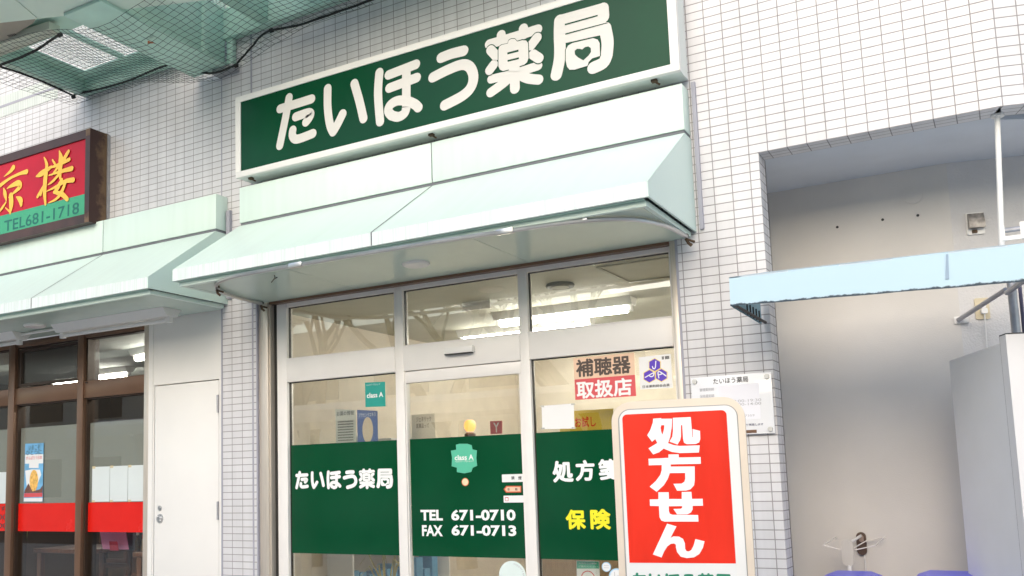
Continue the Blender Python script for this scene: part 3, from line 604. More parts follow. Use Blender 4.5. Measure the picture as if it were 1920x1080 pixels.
# ================================================================== AWNINGS
def awning(name, label, x0, x0f, x1, joints, left_end, yf):
    t = thing(name, label, 'awning', ((x0+x1)/2, 0, 2.88))
    zt, zb_ = 3.742, 3.474
    mb = MB(); xs = [x0]+joints+[x1]
    for a, b in zip(xs[:-1], xs[1:]):
        g = .004; aa = a+(g if a != x0 else 0); bb = b-(g if b != x1 else 0); mb.box(aa, bb, -.13, -.002, zb_, zt, .002)
    part('fascia_panel', mb, MINT, t)
    mb = MB(); mb.box(x0+.006, x1-.006, -.122, -.003, zb_-.022, zb_); 
    for j in joints: mb.box(j-.004, j+.004, -.124, -.003, zb_, zt-.002)
    part('seam', mb, GROOVE, t)
    zh = zb_-.022
    xe = x1-.0125; xs[-1] = xe; mb = MB(); xs2 = [x0f]+joints+[xe]
    for i, (a, b) in enumerate(zip(xs[:-1], xs[1:])):
        a2, b2 = xs2[i], xs2[i+1]; g = .0035
        A, B = a+(g if i else 0), b-(g if b != xe else 0); A2, B2 = a2+(g if i else 0), b2-(g if b != xe else 0)
        mb.add([(A, -.13, zh), (B, -.13, zh), (B2, yf, 2.990), (A2, yf, 2.990), (A, -.13, zh-.02), (B, -.13, zh-.02), (B2, yf+.012, 2.974), (A2, yf+.012, 2.974)], [(3, 2, 1, 0), (4, 5, 6, 7)])
    part('hood_panel', mb, MINT, t)
    mb = MB()
    for i, (a, b) in enumerate(zip(xs2[:-1], xs2[1:])):
        g = .0035; mb.box(a+(g if i else 0), b-(g if b != xe else 0), yf, yf+.02, 2.912, 2.990)
    part('hood_lip', mb, MINTSTREAK, t)
    mb = MB()
    for j, j2 in zip(joints, joints): mb.add([(j-.0045, -.131, zh+.0015), (j+.0045, -.131, zh+.0015), (j+.0045, yf-.0015, 2.9915), (j-.0045, yf-.0015, 2.9915), (j-.0045, yf-.0015, 2.913), (j+.0045, yf-.0015, 2.913)], [(0, 1, 2, 3), (3, 2, 5, 4)])
    part('seam', mb, GROOVE, t)
    mb = MB(); e = [( -.002, zh), (-.13, zh), (yf, 2.990), (yf, 2.912), (-.002, 2.912)]
    mb.prism([(x1-.012, y, z) for y, z in e], (.012, 0, 0)); 
    part('end_panel', mb, MINT, t)
    mb = MB(); mb.add([(x0-.001, -.002, zh), (x0-.001, -.13, zh), (x0f-.001, yf, 2.99), (x0f-.001, yf, 2.912), (x0-.001, -.002, 2.912)], [(0, 1, 2, 3, 4)]); part('end_panel', mb, MINT, t)
    mb = MB(); mb.box(x0f+.012, x1-.03, yf+.05, yf+.075, 2.880, 2.9085, .002); mb.box(x1-.055, x1-.03, yf+.075, -.01, 2.884, 2.912); mb.box(x0f+.012, x0f+.037, yf+.075, -.01, 2.884, 2.912)
    part('inner_lip', mb, MINT, t)
    mb = MB(); mb.box(x0f+.014, x1-.032, yf+.02, yf+.05, 2.9085, 2.9115); part('shadow_gap', mb, STEELGREEND, t)
    return t
aw = awning('shop_awning', 'pale mint metal awning with curved rail over the pharmacy shopfront', .295, .345, 3.59, [1.948], True, -.85)
mb = MB(); jx = [at_z(603, 502, 2.878).x, at_z(870, 452, 2.878).x]
xs = [.39]+[1.25, 2.55]+[3.535]
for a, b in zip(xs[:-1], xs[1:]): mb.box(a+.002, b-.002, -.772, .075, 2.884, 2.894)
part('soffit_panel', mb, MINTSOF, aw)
mb = MB(); mb.box(.385, 3.54, -.77, .07, 2.8945, 2.90); part('soffit_joint', mb, GROOVE, aw)
mb = MB(); mb.box(.45, 3.425, .012, .06, 2.866, 2.8835); part('soffit_trim', mb, BRONZE, aw)
p = at_z(780, 495, 2.88); mb = MB(); mb.lathe((p.x, p.y, 2.868), [(.02, .004), (.075, 0), (.085, .006), (.088, .016)], 28); tag(mb.build('downlight', WHITE), 'round white downlight in the pharmacy awning soffit', 'ceiling light')
# curtain rail under the awning
rp = [(490, 569), (465, 563), (440, 556.5), (420, 549), (409, 543), (405, 537), (409, 530), (422, 523.5), (450, 516), (490, 508.5), (560, 496), (700, 472.5), (830, 451.5), (960, 432), (1040, 420), (1100, 413.5), (1150, 410.5), (1190, 411.5), (1225, 417), (1255, 426), (1286, 443)]
RZ = 2.868
pts = [at_z(x, y, RZ) for x, y in rp]; pts = smooth_path([tuple(q) for q in pts], 3)
t = thing('curtain_rail', 'curved metal curtain rail hanging under the pharmacy awning soffit', 'rail', (1.95, -.78, RZ))
mb = MB(); mb.tube(pts, .013, 8); part('rail', mb, ALU, t)
for (x, y) in ((555, 497), (947, 434)):
    q = at_z(x, y, RZ); mb = MB(); mb.box(q.x-.05, q.x+.05, q.y-.0145, q.y+.0145, RZ-.0145, RZ+.0145, .002); part('joiner', mb, ALU, t)
for (x, y) in ((407, 540), (490, 570), (1286, 444), (1098, 413)):
    q = at_z(x, y, RZ); mb = MB(); mb.box(q.x-.012, q.x+.012, q.y-.012, q.y+.012, RZ, 2.883); 
    if x != 1098: mb.tube([q+Vector((0, 0, -.012)), q+Vector((.015, -.01, -.04)), q+Vector((.03, .0, -.055))], .009, 6); mb.tube([q+Vector((0.01, -.02, -.02)), q+Vector((.04, .02, -.03))], .007, 6)
    part('bracket', mb, RUSTBR if x < 600 or x > 1280 else ALU, t)
q = at_z(515, 512, RZ); mb = MB(); mb.tube([q+Vector((0, 0, -.012)), q+Vector((0, 0, -.035)), q+Vector((-.02, -.01, -.06))], .004, 5); mb.tube([q+Vector((0, 0, -.035)), q+Vector((.02, 0, -.03))], .004, 5); part('hook', mb, DARKMET, t)

ra = awning('shop_awning', 'pale mint metal awning over the brown-framed restaurant on the left', -5.6, -5.6, .06, [-4.0, -2.6, -1.186], True, -.80)
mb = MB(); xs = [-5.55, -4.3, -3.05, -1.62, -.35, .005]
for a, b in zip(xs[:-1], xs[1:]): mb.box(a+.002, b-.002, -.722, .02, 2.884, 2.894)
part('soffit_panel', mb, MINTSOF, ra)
mb = MB(); mb.box(-5.55, .0, -.72, .015, 2.8945, 2.90); part('soffit_joint', mb, GROOVE, ra)
p = at_z(65, 611, 2.88); mb = MB(); mb.lathe((p.x, p.y, 2.868), [(.02, .004), (.075, 0), (.085, .006), (.088, .016)], 28); tag(mb.build('downlight', WHITE), 'round white downlight in the restaurant awning soffit', 'ceiling light')
f1 = batten('batten_light', (-1.54, -.25, 2.883), (-.27, -.25, 2.883), .2, 'unlit white batten light under the restaurant awning, next to the white door panel', lit=False, group='batten lights under the restaurant awning')
f2 = dup(f1, (-1.77, 0, 0), 'unlit white batten light under the restaurant awning, cut off by the left edge')
mb = MB(); mb.tube([(-2.05, -.25, 2.865), (-1.53, -.25, 2.865)], .012, 8); tag(mb.build('conduit', WHITE), 'white conduit pipe joining the two batten lights under the restaurant awning', 'pipe')

# ================================================================== BIG GREEN SIGN
sx0, sx1 = at(441, 183, -.207).x, at(1273.7, 122.5, -.207).x; sz0, sz1 = at(447, 333, -.207).z, at(441, 183, -.207).z
t = thing('shop_sign', 'long green lightbox sign with six white rounded characters above the pharmacy awning', 'sign', ((sx0+sx1)/2, -.1, sz0))
b_ = .045
mb = MB(); mb.box(sx0+.004, sx1-.004, -.19, -.03, sz0+.004, sz1-.004); part('cabinet', mb, mat('cabinet_white', (.66, .70, .68), .4), t)
mb = MB(); mb.box(sx0, sx1, -.207, -.17, sz0, sz0+b_, .003); mb.box(sx0, sx1, -.207, -.17, sz1-b_, sz1, .003); mb.box(sx0, sx0+b_*1.1, -.2065, -.17, sz0+b_, sz1-b_); mb.box(sx1-b_*1.1, sx1, -.2065, -.17, sz0+b_, sz1-b_)
part('frame', mb, WHITE, t)
mb = MB(); mb.box(sx0+b_*1.1, sx1-b_*1.1, -.2, -.191, sz0+b_, sz1-b_); part('face', mb, SIGNGREEN, t)
wb, gb = MB(), MB(); SP2 = fplane(-.2008); logo((wb, gb), SP2, lambda q: q, 0, 1.0, None)
wb.build('lettering', LETTER, t, False); gb.build('lettering_gap', SIGNGREEN, t, False)
for x in (sx0+.1, (sx0+sx1)/2, sx1-.16):
    mb = MB(); mb.box(x-.02, x+.014, -.16, -.13, sz0-.012, sz0+.0035, .002); mb.tube([(x-.003, -.145, sz0-.006), (x+.02, -.12, sz0-.022)], .006, 6); part('bracket', mb, RUSTBR, t)
mb = MB(); mb.box(sx0+.3, sx0+.5, -.0295, -.001, sz0+.05, sz1-.05); mb.box(sx1-.5, sx1-.3, -.0295, -.001, sz0+.05, sz1-.05); part('wall_mount', mb, GALV, t)

# ================================================================== RESTAURANT SIGN
rx1 = -1.271; rz1 = at(170, 240, -.202).z; rz0 = at(170, 415, -.202).z; rx0 = -3.4
RUSTY = None
BROWNSIGN = stain_mat('rusty_brown_paint', (.052, .022, .018), (.30, .17, .08), .93, 1.12, .45, 7, 0.1, a0=.0, a1=.35)
GREYSIDE = stain_mat('rusty_grey_side', (.19, .19, .20), (.045, .02, .017), .55, .62, .5, 5, .1, a0=.2, a1=1.2)
t = thing('restaurant_sign', 'rusty brown box sign with red face, gold brush characters and green number strip', 'sign', ((rx0+rx1)/2, -.1, rz0))
mb = MB(); f = .075
def bx(x0, x1, z0, z1): mb.box(x0, x1, -.204, -.004, z0, z1)
bx(rx0, rx1-.002, rz0, rz0+f); bx(rx0, rx1-.002, rz1-f, rz1); bx(rx1-.06, rx1-.002, rz0+f, rz1-f); bx(rx0, rx0+.06, rz0+f, rz1-f)
part('case', mb, mat('brown_sign_paint', (.055, .024, .02), .4, var=.35, scale=5), t)
mb = MB(); mb.face([(rx1, -.203, rz0), (rx1, -.003, rz0), (rx1, -.003, rz1), (rx1, -.203, rz1)], [(0, .6), (1, 0), (1, 0.1), (0, .6)])
mb.face([(rx1-.055, -.2055, rz1-.06), (rx1-.001, -.2055, rz1-.06), (rx1-.001, -.2055, rz1), (rx1-.055, -.2055, rz1)], [(0, .3), (0, .3), (0, .0), (0, .0)])
mb.face([(rx1-.055, -.2055, rz0), (rx1-.001, -.2055, rz0), (rx1-.001, -.2055, rz0+.09), (rx1-.055, -.2055, rz0+.09)], [(0, 0), (0, 0), (0, .5), (0, .5)])
mb.cur = 0; o = part('rusty_side', mb, stain_mat('rust_patches', (.050, .020, .017), (.17, .10, .055), 1.0, 1.22, .5, 9, .1, a0=0, a1=1), t, False)
mb = MB(); mb.box(rx1+.001, rx1+.012, -.03, -.001, rz0+.06, rz1-.01); part('wall_trim', mb, GALV, t)
ru1 = at(161, 300, -.197).x; rzb = at(160, 363, -.197).z; rzf0 = at(160, 400, -.197).z; 
mb = MB(); mb.box(rx0+.06, rx1-.06, -.19, -.18, rz0+f, rz1-f); part('face', mb, SIGNRED, t)
mb = MB(); mb.box(rx0+.06, rx1-.06, -.1935, -.1905, rz0+f, rzb); part('number_strip', mb, SIGNTEAL, t)
RP = fplane(-.1945); mb = MB(); add_text(mb, RP, 'TEL681-1718', (8, 414), (148, 400.5), 0, .012); part('number', mb, TEALINK, t, False)
BR = [[(150,325,50),(115,370,34),(45,428,6)], [(300,372,46),(220,395,30),(100,455,28),(-40,560,44)], [(80,560,8),(130,530,34),(205,500,55),(225,540,50),(150,615,22),(100,660,12)], [(42,560,14),(58,620,46),(72,695,14)],
      [(125,640,56),(128,740,58),(115,845,16)], [(110,820,20),(60,775,8)], [(185,655,8),(232,690,56),(240,750,30)], [(70,715,16),(20,790,28),(-20,840,10)],
      [(412,425,14),(470,393,54),(580,320,28)], [(500,212,14),(530,300,38),(515,430,52),(505,600,46),(515,740,24)], [(520,480,16),(470,580,34),(425,655,28)], [(490,560,8),(462,640,16)],
      [(595,240,16),(622,285,24)], [(672,138,12),(690,230,58),(680,350,50),(682,445,26)], [(775,145,34),(720,235,40),(590,410,14)], [(545,335,10),(650,300,30),(785,235,34)],
      [(555,415,10),(690,370,30),(812,338,46)], [(680,390,26),(600,480,26),(545,520,8)], [(700,465,34),(655,555,46),(612,605,24)], [(612,605,24),(700,625,44),(762,682,40)], [(530,595,8),(640,540,26),(740,482,36),(828,466,46)], [(742,500,30),(700,600,38),(640,680,26),(555,722,8)]]
for k, s_ in enumerate(BR):
    if k in (0, 8): mb = MB()
    q = []
    for x, y, w in smooth_path(s_): u, z = RP.uz(x/6, 260+y/6); q.append((u, z, w/6/168))
    add_stroke(mb, RP, q, .02, .0003*k+.0005, False)
    if k in (7, len(BR)-1): part('brush_character', mb, GOLD, t, False)

# ================================================================== RESTAURANT FRONT
rf = thing('brown_shopfront', 'brown aluminium framed glass front of the restaurant with red window band', 'shopfront', (-2.8, .08, 0))
mb = MB(); D0, D1 = .07, .15
mull = [(-5.6, -5.5), (-4.55, -4.46), (-3.6, -3.51), (-2.635, -2.55), (-1.705, -1.632)]
for a, b in mull: part('mullion', MB().box(a, b, D0-.012, D1, 0, 2.885, .002), BRONZE, rf)
spans = [(-5.5, -4.55), (-4.46, -3.6), (-3.51, -2.635), (-2.55, -1.705), (-1.632, -.868)]
for a, b in spans:
    for c, d in ((2.315, 2.46), (2.83, 2.885), (0, .12)): part('rail', MB().box(a, b, D0, D1, c, d, .002), BRONZE, rf)
mb = MB()
for a, b in spans:
    for c, d in ((2.46, 2.83), (.12, 2.315)): mb.box(a, a+.02, D0+.02, D1+.06, c, d); mb.box(b-.008, b, D0+.02, D1+.06, c, d); mb.box(a+.02, b-.008, D0+.02, D1, d-.012, d)
part('inner_frame', mb, BRONZED, rf)
for i, (a, b) in enumerate(spans):
    for c, d in ((2.46, 2.83), (.12, 2.315)):
        mb = MB(); mb.box(a+.02, b-.008, .118, .124, c, d-.012); part('window_pane', mb, DGLASS, rf)
mb = MB(); a, b = spans[3]
mb.box(a+.03, a+.055, .085, .115, 2.475, 2.81); mb.box(b-.04, b-.012, .085, .115, 2.475, 2.81); mb.box(a+.055, b-.04, .085, .115, 2.475, 2.5); mb.box(a+.055, b-.04, .085, .115, 2.785, 2.81)
sash = part('opening_sash', mb, BRONZED, rf); mb = MB(); mb.box(a+.055, b-.04, .105, .11, 2.5, 2.785); part('insect_screen', mb, frost_mat('insect_screen', (.05, .045, .04), .75), sash)
mb = MB(); mb.box(-1.80, -1.775, .064, .0695, 2.448, 2.456); mb.box(-1.61, -1.585, .064, .0695, 2.440, 2.450); part('stop_block', mb, BRONZED, rf)
mb = MB(); mb.box(-.867, -.815, .03, .16, 0, 2.88, .002); part('steel_jamb', mb, STEEL, rf)
# red films, frosted films, papers and poster
for i, (a, b) in enumerate(spans):
    if i < 2: continue
    lb = ['', '', 'red window film with black opening hours, cut off by the left edge', 'plain red window film in the second restaurant pane, under the food poster', 'plain red window film in the restaurant pane next to the steel jamb'][i]
    mb = MB(); mb.box(a+.021, b-.009, .1155, .1165, 1.195, 1.437); o = tag(mb.build('window_film', REDFILM), lb, 'window film', 'red films on the restaurant glass')
    if i == 2:
        pl = fplane(.115); mb = MB(); add_text(mb, pl, '営業します', (-50, 949), (11.5, 957), 0, .012); add_text(mb, pl, '11:00-14:00', (-60, 965), (12, 974.5), 0, .01); add_text(mb, pl, '17:00-22:00', (-60, 981), (12, 990.5), 0, .01); part('lettering', mb, INK, o, False)
    FR = frost_mat('frosted_film', (.36, .37, .35), .62) if i == 2 else FR
    mb = MB(); mb.box(a+.021, b-.009, .1255, .1265, 1.437, 2.105); tag(mb.build('frosted_film', FR), ['', '', 'grey frosted film on the leftmost restaurant pane', 'grey frosted film behind the food poster', 'grey frosted film above the four paper sheets'][i], 'window film', 'frosted films on the restaurant glass')
DP = fplane(.1165)
PAPG = mat('backlit_paper', (.66, .72, .72), .6, var=.02)
xs = [-1.568, -1.35, -1.135, -.945, -.878]
e4 = ['leftmost of the four blank paper sheets taped in a row to the restaurant glass', 'second from the left of the four blank paper sheets on the restaurant glass', 'third from the left of the four blank paper sheets on the restaurant glass', 'narrow rightmost of the four blank paper sheets, against the steel jamb']
TAPE = mat('masking_tape', (.62, .53, .32), .6)
for i in range(4):
    mb = MB(); mb.box(xs[i]+.002, xs[i+1]-.002, .1145, .1155, 1.443, 1.733); o = tag(mb.build('paper_sheet', PAPG), e4[i], 'paper', 'paper sheets taped to the restaurant glass')
    mb = MB(); mb.box(xs[i]+.004, xs[i]+.04, .1138, .1144, 1.718, 1.738); mb.box(xs[i]+.004, xs[i]+.04, .1138, .1144, 1.440, 1.456); part('tape', mb, TAPE, o)
mb = MB(); mb.box(-2.85, -2.645, .1145, .1155, 1.44, 1.72); tag(mb.build('paper_sheet', PAPG), 'blank paper sheet at the left edge beyond the first brown mullion', 'paper', 'paper sheets taped to the restaurant glass')
def cp(p): return DP.uz(p[0]/4, 810+p[1]/4)
mb = MB(); slab(mb, DP, [cp(q) for q in ((190, 88), (328, 82), (320, 522), (178, 522))], 0, .001); o = tag(mb.build('food_poster', mat('poster_blue', (.16, .42, .68), .45, var=.25, scale=9), None, False), 'tall narrow blue poster with a golden dish, in the second restaurant pane', 'poster')
mb = MB(); slab(mb, DP, [cp(q) for q in ((190, 170), (326, 166), (325, 235), (189, 238))], .0012, .0015); slab(mb, DP, [cp(q) for q in ((220, 215), (292, 213), (290, 270), (219, 270))], .0016, .0019); slab(mb, DP, [cp(q) for q in ((190, 290), (240, 280), (300, 282), (310, 320), (270, 420), (200, 400))], .0012, .0015); slab(mb, DP, [cp(q) for q in ((180, 496), (319, 494), (319, 521), (179, 521))], .0012, .0015); part('white_panels', mb, PAPER, o, False)
mb = MB(); add_text(mb, DP, 'いまこそ', cp_ if False else (190/4+7, 810+100/4), (300/4, 810+132/4), .002, .0); add_text(mb, DP, 'ひとつに', (200/4, 810+140/4), (314/4, 810+168/4), .002, 0); part('lettering', mb, INK, o, False)
mb = MB(); add_text(mb, DP, 'がんばろう日本', (198/4, 810+182/4), (316/4, 810+204/4), .0021, .01); slab(mb, DP, [cp(q) for q in ((182, 460), (320, 456), (319, 486), (181, 490))], .0012, .0015); part('red_print', mb, PINK, o, False)
mb = MB(); c_ = cp((255, 365)); slab(mb, DP, [(c_[0]+.058*math.cos(R(15*k)), c_[1]+.095*math.sin(R(15*k))) for k in range(24)], .0018, .0022); part('golden_dish', mb, mat('golden_print', (.80, .47, .12), .5, var=.35, scale=40), o, False)
mb = MB(); slab(mb, DP, [cp(q) for q in ((186, 440), (215, 385), (245, 445), (300, 430), (322, 400), (320, 455), (184, 458))], .0024, .0027); part('brown_print', mb, mat('brown_print', (.16, .07, .05), .5, var=.5, scale=40), o, False)
# white panel and service door beside it
t = thing('service_door', 'flush white service door and upper panel between the restaurant glass and the tiled pier', 'door', (-.41, .05, 0))
mb = MB(); mb.box(-.812, -.008, .034, .07, 2.357, 2.888); mb.box(-.812, -.752, .034, .07, 0, 2.357); mb.box(-.062, -.008, .034, .07, 0, 2.357); part('surround', mb, WHITEDOOR, t)
mb = MB(); mb.box(-.812, -.765, .028, .0335, 0, 2.88); mb.box(-.040, -.008, .028, .0335, 0, 2.88); part('edge_trim', mb, WHITEDOOR, t)
mb = MB(); mb.box(-.746, -.068, .036, .066, .02, 2.349, .002); d = part('door_leaf', mb, WHITEDOOR, t)
mb = MB(); mb.disc((-.683, .0355, 1.388), .02, (0, -1, 0), .006, 20); mb.disc((-.683, .029, 1.388), .012, (0, -1, 0), .004, 16); part('keyhole', mb, ALU, d)
mb = MB(); mb.disc((-.682, .0355, 1.308), .036, (0, -1, 0), .008, 24, .033); mb.tube([(-.7, .024, 1.325), (-.664, .024, 1.29)], .008, 8); mb.disc((-.682, .027, 1.308), .018, (0, -1, 0), .012, 16); part('turn_handle', mb, ALU, d)
for z in (2.10, 1.30):
    mb = MB(); mb.tube([(-.07, .028, z), (-.07, .028, z+.135)], .009, 8); mb.tube([(-.07, .028, z+.066), (-.07, .028, z+.07)], .0096, 8); part('hinge', mb, GALV, t)
# restaurant interior
rr = thing('dining_room', 'dim brown restaurant interior behind the glass', 'room', (-2.8, 2.5, 0))
mb = MB(); mb.box(-5.6, -.0, 3.8, 3.84, 0, 2.9); mb.box(-.05, -.01, .16, 3.8, 0, 2.9); mb.box(-5.64, -5.6, .16, 3.84, 0, 2.9); part('room_wall', mb, DINWALL, rr)
mb = MB(); mb.box(-5.6, -.05, .16, 3.8, 2.87, 2.9); part('room_ceiling', mb, DINCEIL, rr)
mb = MB(); mb.box(-5.6, -.05, .16, 3.8, 0, .02); part('room_floor', mb, WOODM, rr)
a = at_z(130, 664, 2.78); 
batten('fluorescent_light', (-2.1, 1.05, 2.868), (-.75, .75, 2.868), .16, 'lit fluorescent fixture on the restaurant ceiling behind the window next to the steel jamb', lit=2)
batten('fluorescent_light', (-4.4, 1.9, 2.868), (-3.1, 1.9, 2.868), .16, 'lit fluorescent fixture further left on the restaurant ceiling', lit=2)
mb = MB(); mb.box(-3.6, -2.2, 2.8, 3.3, 1.9, 2.5, .02); tag(mb.build('wall_cabinet', WOOD), 'dark wooden cabinet high on the restaurant back wall', 'cabinet')
def chair(x, y, rz):
    t = thing('dining_chair', '', 'chair', (x, y, .02))
    mb = MB(); mb.box(x-.2, x+.2, y-.2, y+.2, .45, .49, .01); part('seat', mb, WOODM, t)
    mb = MB(); mb.box(x-.2, x-.165, y+.17, y+.2, .49, 1.22); mb.box(x+.165, x+.2, y+.17, y+.2, .49, 1.22)
    for z in (1.16, 1.06, .96, .8): mb.box(x-.165, x+.165, y+.175, y+.195, z, z+.045)
    part('backrest', mb, WOOD, t)
    for a, b in ((-.19, -.19), (.19, -.19), (-.19, .19), (.19, .19)): mb = MB(); mb.box(x+a-.018, x+a+.018, y+b-.018, y+b+.018, .02, .45); part('leg', mb, WOOD, t)
    t.rotation_euler = (0, 0, 0); return t
c1 = chair(-1.45, .75, 0); c1['group'] = 'restaurant chairs'; c1['label'] = 'dark wooden slat-back chair in the restaurant pane next to the steel jamb'
for off, lb in (((-.85, .1, 0), 'dark wooden slat-back chair in the second restaurant pane'), ((-1.35, .5, 0), 'dark wooden slat-back chair left of the first brown mullion'), ((-.3, 1.3, 0), 'dark wooden slat-back chair deeper in the restaurant')): dup(c1, off, lb)
for x, y, lb in ((-.9, .62, 'dark dining table with a pink menu, beside the steel jamb'), (-2.35, .75, 'dark dining table behind the second restaurant pane')):
    t = thing('dining_table', lb, 'table', (x, y, .02), 'restaurant tables')
    mb = MB(); mb.box(x-.38, x+.38, y-.32, y+.32, .98, 1.02, .008); part('table_top', mb, WOOD, t)
    for a in (-.33, .33):
        for b in (-.27, .27): mb = MB(); mb.box(x+a-.025, x+a+.025, y+b-.025, y+b+.025, .02, .98); part('leg', mb, WOOD, t)
def on_y(x, y, Y): return at(x, y, Y)
a, b = at(193, 1000, .45), at(238, 1000, .45)
mb = MB(); mb.prism([(a.x, .45, 1.025), (b.x, .47, 1.025), (b.x, .43, 1.2), (a.x, .41, 1.2)], (0, .006, 0)); tag(mb.build('menu_card', mat('pink_card', (.85, .30, .55), .5)), 'pink menu card standing on the restaurant table under the red film', 'menu')
a, b = at(208, 1020, .40), at(224, 1020, .40)
mb = MB(); mb.prism([(a.x, .39, 1.022), (b.x, .39, 1.022), (b.x, .37, 1.10), (a.x+.01, .37, 1.10)], (0, .006, 0)); tag(mb.build('menu_card', mat('red_card', (.55, .03, .07), .5)), 'small red card leaning in front of the pink menu', 'menu')
p = at(258, 1028, .45); t = thing('sauce_bottle', 'glass sauce bottle with white cap on the restaurant table', 'bottle', (p.x, .45, 1.02)); mb = MB(); mb.lathe((p.x, .45, 1.02), [(.022, 0), (.024, .08), (.012, .11), (.01, .13)], 14); part('bottle_body', mb, mat('soy_brown', (.05, .025, .015), .15), t); mb = MB(); mb.lathe((p.x, .45, 1.1505), [(.012, 0), (.012, .025)], 12); part('cap', mb, WHITE, t)
p = at(269, 1028, .45); t = thing('spice_jar', 'spice jar with red cap beside the sauce bottle', 'jar', (p.x, .47, 1.02)); mb = MB(); mb.lathe((p.x, .47, 1.02), [(.03, 0), (.03, .09), (.025, .1)], 16); part('jar_body', mb, mat('spice_tan', (.45, .30, .16), .3), t); mb = MB(); mb.lathe((p.x, .47, 1.1205), [(.028, 0), (.028, .03), (.02, .04)], 16); part('lid', mb, REDFILM, t)
mb = MB(); mb.box(at(240, 1028, .5).x, at(276, 1028, .5).x, .49, .62, 1.0205, 1.19, .006); tag(mb.build('napkin_box', mat('black_plastic', (.02, .02, .022), .35)), 'black napkin box behind the bottles on the restaurant table', 'box')
p = at(40, 1018, .6); mb = MB(); mb.lathe((p.x, .6, 1.02), [(.045, 0), (.055, .16), (.05, .16), (.042, .01)], 20); tag(mb.build('tumbler', mat('lime_plastic', (.45, .50, .08), .35)), 'lime green tumbler on the table in the second restaurant pane', 'cup')

# ================================================================== STANDING RED BOARD
th = R(11.5); e = Vector((math.cos(th), math.sin(th), 0)); nrm = e.cross(Vector((0, 0, 1)))
dist = 4.0; P0 = EYE+ray(1275, 900)*dist
BP = Plane((P0.x, P0.y, 0), e)
uL, uR = BP.uz(1149.5, 850)[0], BP.uz(1401, 850)[0]; zT = BP.uz(1270, 748.5)[1]
t = thing('standing_sign', 'freestanding red and white sign board with rounded cream frame on the pavement', 'sign', (P0.x, P0.y, 0))
mb = MB(); slab(mb, BP, rrect(uL, uR, .25, zT, .085, 10), -.10, 0); part('frame', mb, CREAM, t)
r1L, r1R, r1T = BP.uz(1164.5, 850)[0], BP.uz(1386, 850)[0], BP.uz(1270, 764.5)[1]
mb = MB(); slab(mb, BP, rrect(r1L-.006, r1R+.004, .29, r1T+.004, .05, 8), 0, .0015); part('groove', mb, mat('frame_groove', (.33, .32, .31), .5), t)
mb = MB(); slab(mb, BP, rrect(r1L, r1R, .3, r1T, .046, 8), .0016, .006); part('white_rim', mb, WHITE, t)
fL, fR, fT, fB = BP.uz(1170.5, 850)[0], BP.uz(1367, 850)[0], BP.uz(1270, 773)[1], BP.uz(1280, 1055.5)[1]
mb = MB(); slab(mb, BP, rrect(fL-.001, fR+.001, .32, fT+.001, .022, 6), .0061, .0075); part('white_face', mb, mat('face_white', (.80, .80, .79), .25, var=.02), t)
pts = rrect(fL, fR, fB-.05, fT, .02, 6); pts = [(u, max(z, fB)) for u, z in pts]
mb = MB(); slab(mb, BP, pts, .0076, .0085); part('red_face', mb, BOARDRED, t)
mb = MB(); mr_ = MB()
def k1(l): return [BP.uz(1180+a/6.75, 760+b/6.75) for a, b in l]
def k2(l): return [BP.uz(1180+a/6, 900+b/6) for a, b in l]
G1 = [(305,170),(405,163),(410,172),(543,170),(540,270),(520,400),(493,478),(560,503),(640,515),(893,507),(882,598),(640,605),(540,590),(438,548),(380,595),(305,622),(245,545),(357,478),(332,428),(290,462),(230,380),(270,310),(300,220)]
G2 = [(553,160),(780,150),(800,405),(806,405),(802,300),(897,325),(900,430),(885,470),(845,490),(730,492),(695,475),(683,430),(672,252),(656,252),(656,400),(645,445),(612,497),(512,460),(545,400),(555,330)]
G3 = [(498,622),(627,620),(628,660),(905,655),(908,740),(525,748),(525,775),(830,773),(830,950),(821,1012),(776,1063),(720,1078),(607,1080),(560,993),(665,990),(700,965),(710,930),(708,856),(515,858),(490,930),(440,1010),(349,1095),(261,1029),(340,955),(395,880),(412,820),(413,755),(250,760),(245,677),(498,665)]
G4 = [(330,137),(445,137),(448,213),(592,213),(592,135),(700,133),(707,212),(827,210),(830,288),(714,290),(714,330),(695,365),(655,385),(540,386),(498,325),(580,322),(597,312),(597,293),(446,295),(448,350),(458,378),(490,390),(775,393),(780,467),(400,467),(362,455),(342,415),(335,293),(235,290),(233,218),(330,215)]
G5 = [(428,490),(533,520),(465,650),(500,633),(560,635),(605,660),(628,710),(630,770),(645,798),(670,802),(700,785),(725,735),(745,662),(848,688),(830,760),(790,830),(730,868),(650,877),(580,860),(540,810),(527,760),(525,725),(505,712),(470,717),(430,745),(395,800),(365,870),(268,835)]
for gg in ((k1(G1), k1(G2)), (k1(G3),), (k2(G4),), (k2(G5),)):
    mb = MB()
    for g in gg: add_poly(mb, BP, g, .0095)
    part('white_character', mb, VINYLW, t, False)
add_poly(mr_, BP, k1([(408,252),(446,252),(440,310),(422,372),(408,340),(400,285)]), .0099); part('lettering_gap', mr_, BOARDRED, t, False)
wb, gb = MB(), MB(); cv, s = logo_fit(BP.uz(1186, 1085)[0], BP.uz(1372, 1085)[0], BP.uz(1270, 1104)[1], BP.uz(1270, 1070)[1]); logo((wb, gb), BP, cv, .0082, s, None)
wb.build('green_lettering', mat('print_green', (.01, .22, .13), .4), t, False); gb.build('green_lettering_gap', MATS['face_white'], t, False)
mb = MB(); um = (uL+uR)/2; slab(mb, BP, rrect(um-.28, um+.28, 0, .03, .01, 3), -.3, .2); slab(mb, BP, rrect(um-.2, um-.15, .03, .25, .01, 3), -.07, -.03); slab(mb, BP, rrect(um+.15, um+.2, .03, .25, .01, 3), -.07, -.03); part('stand', mb, GALV, t)

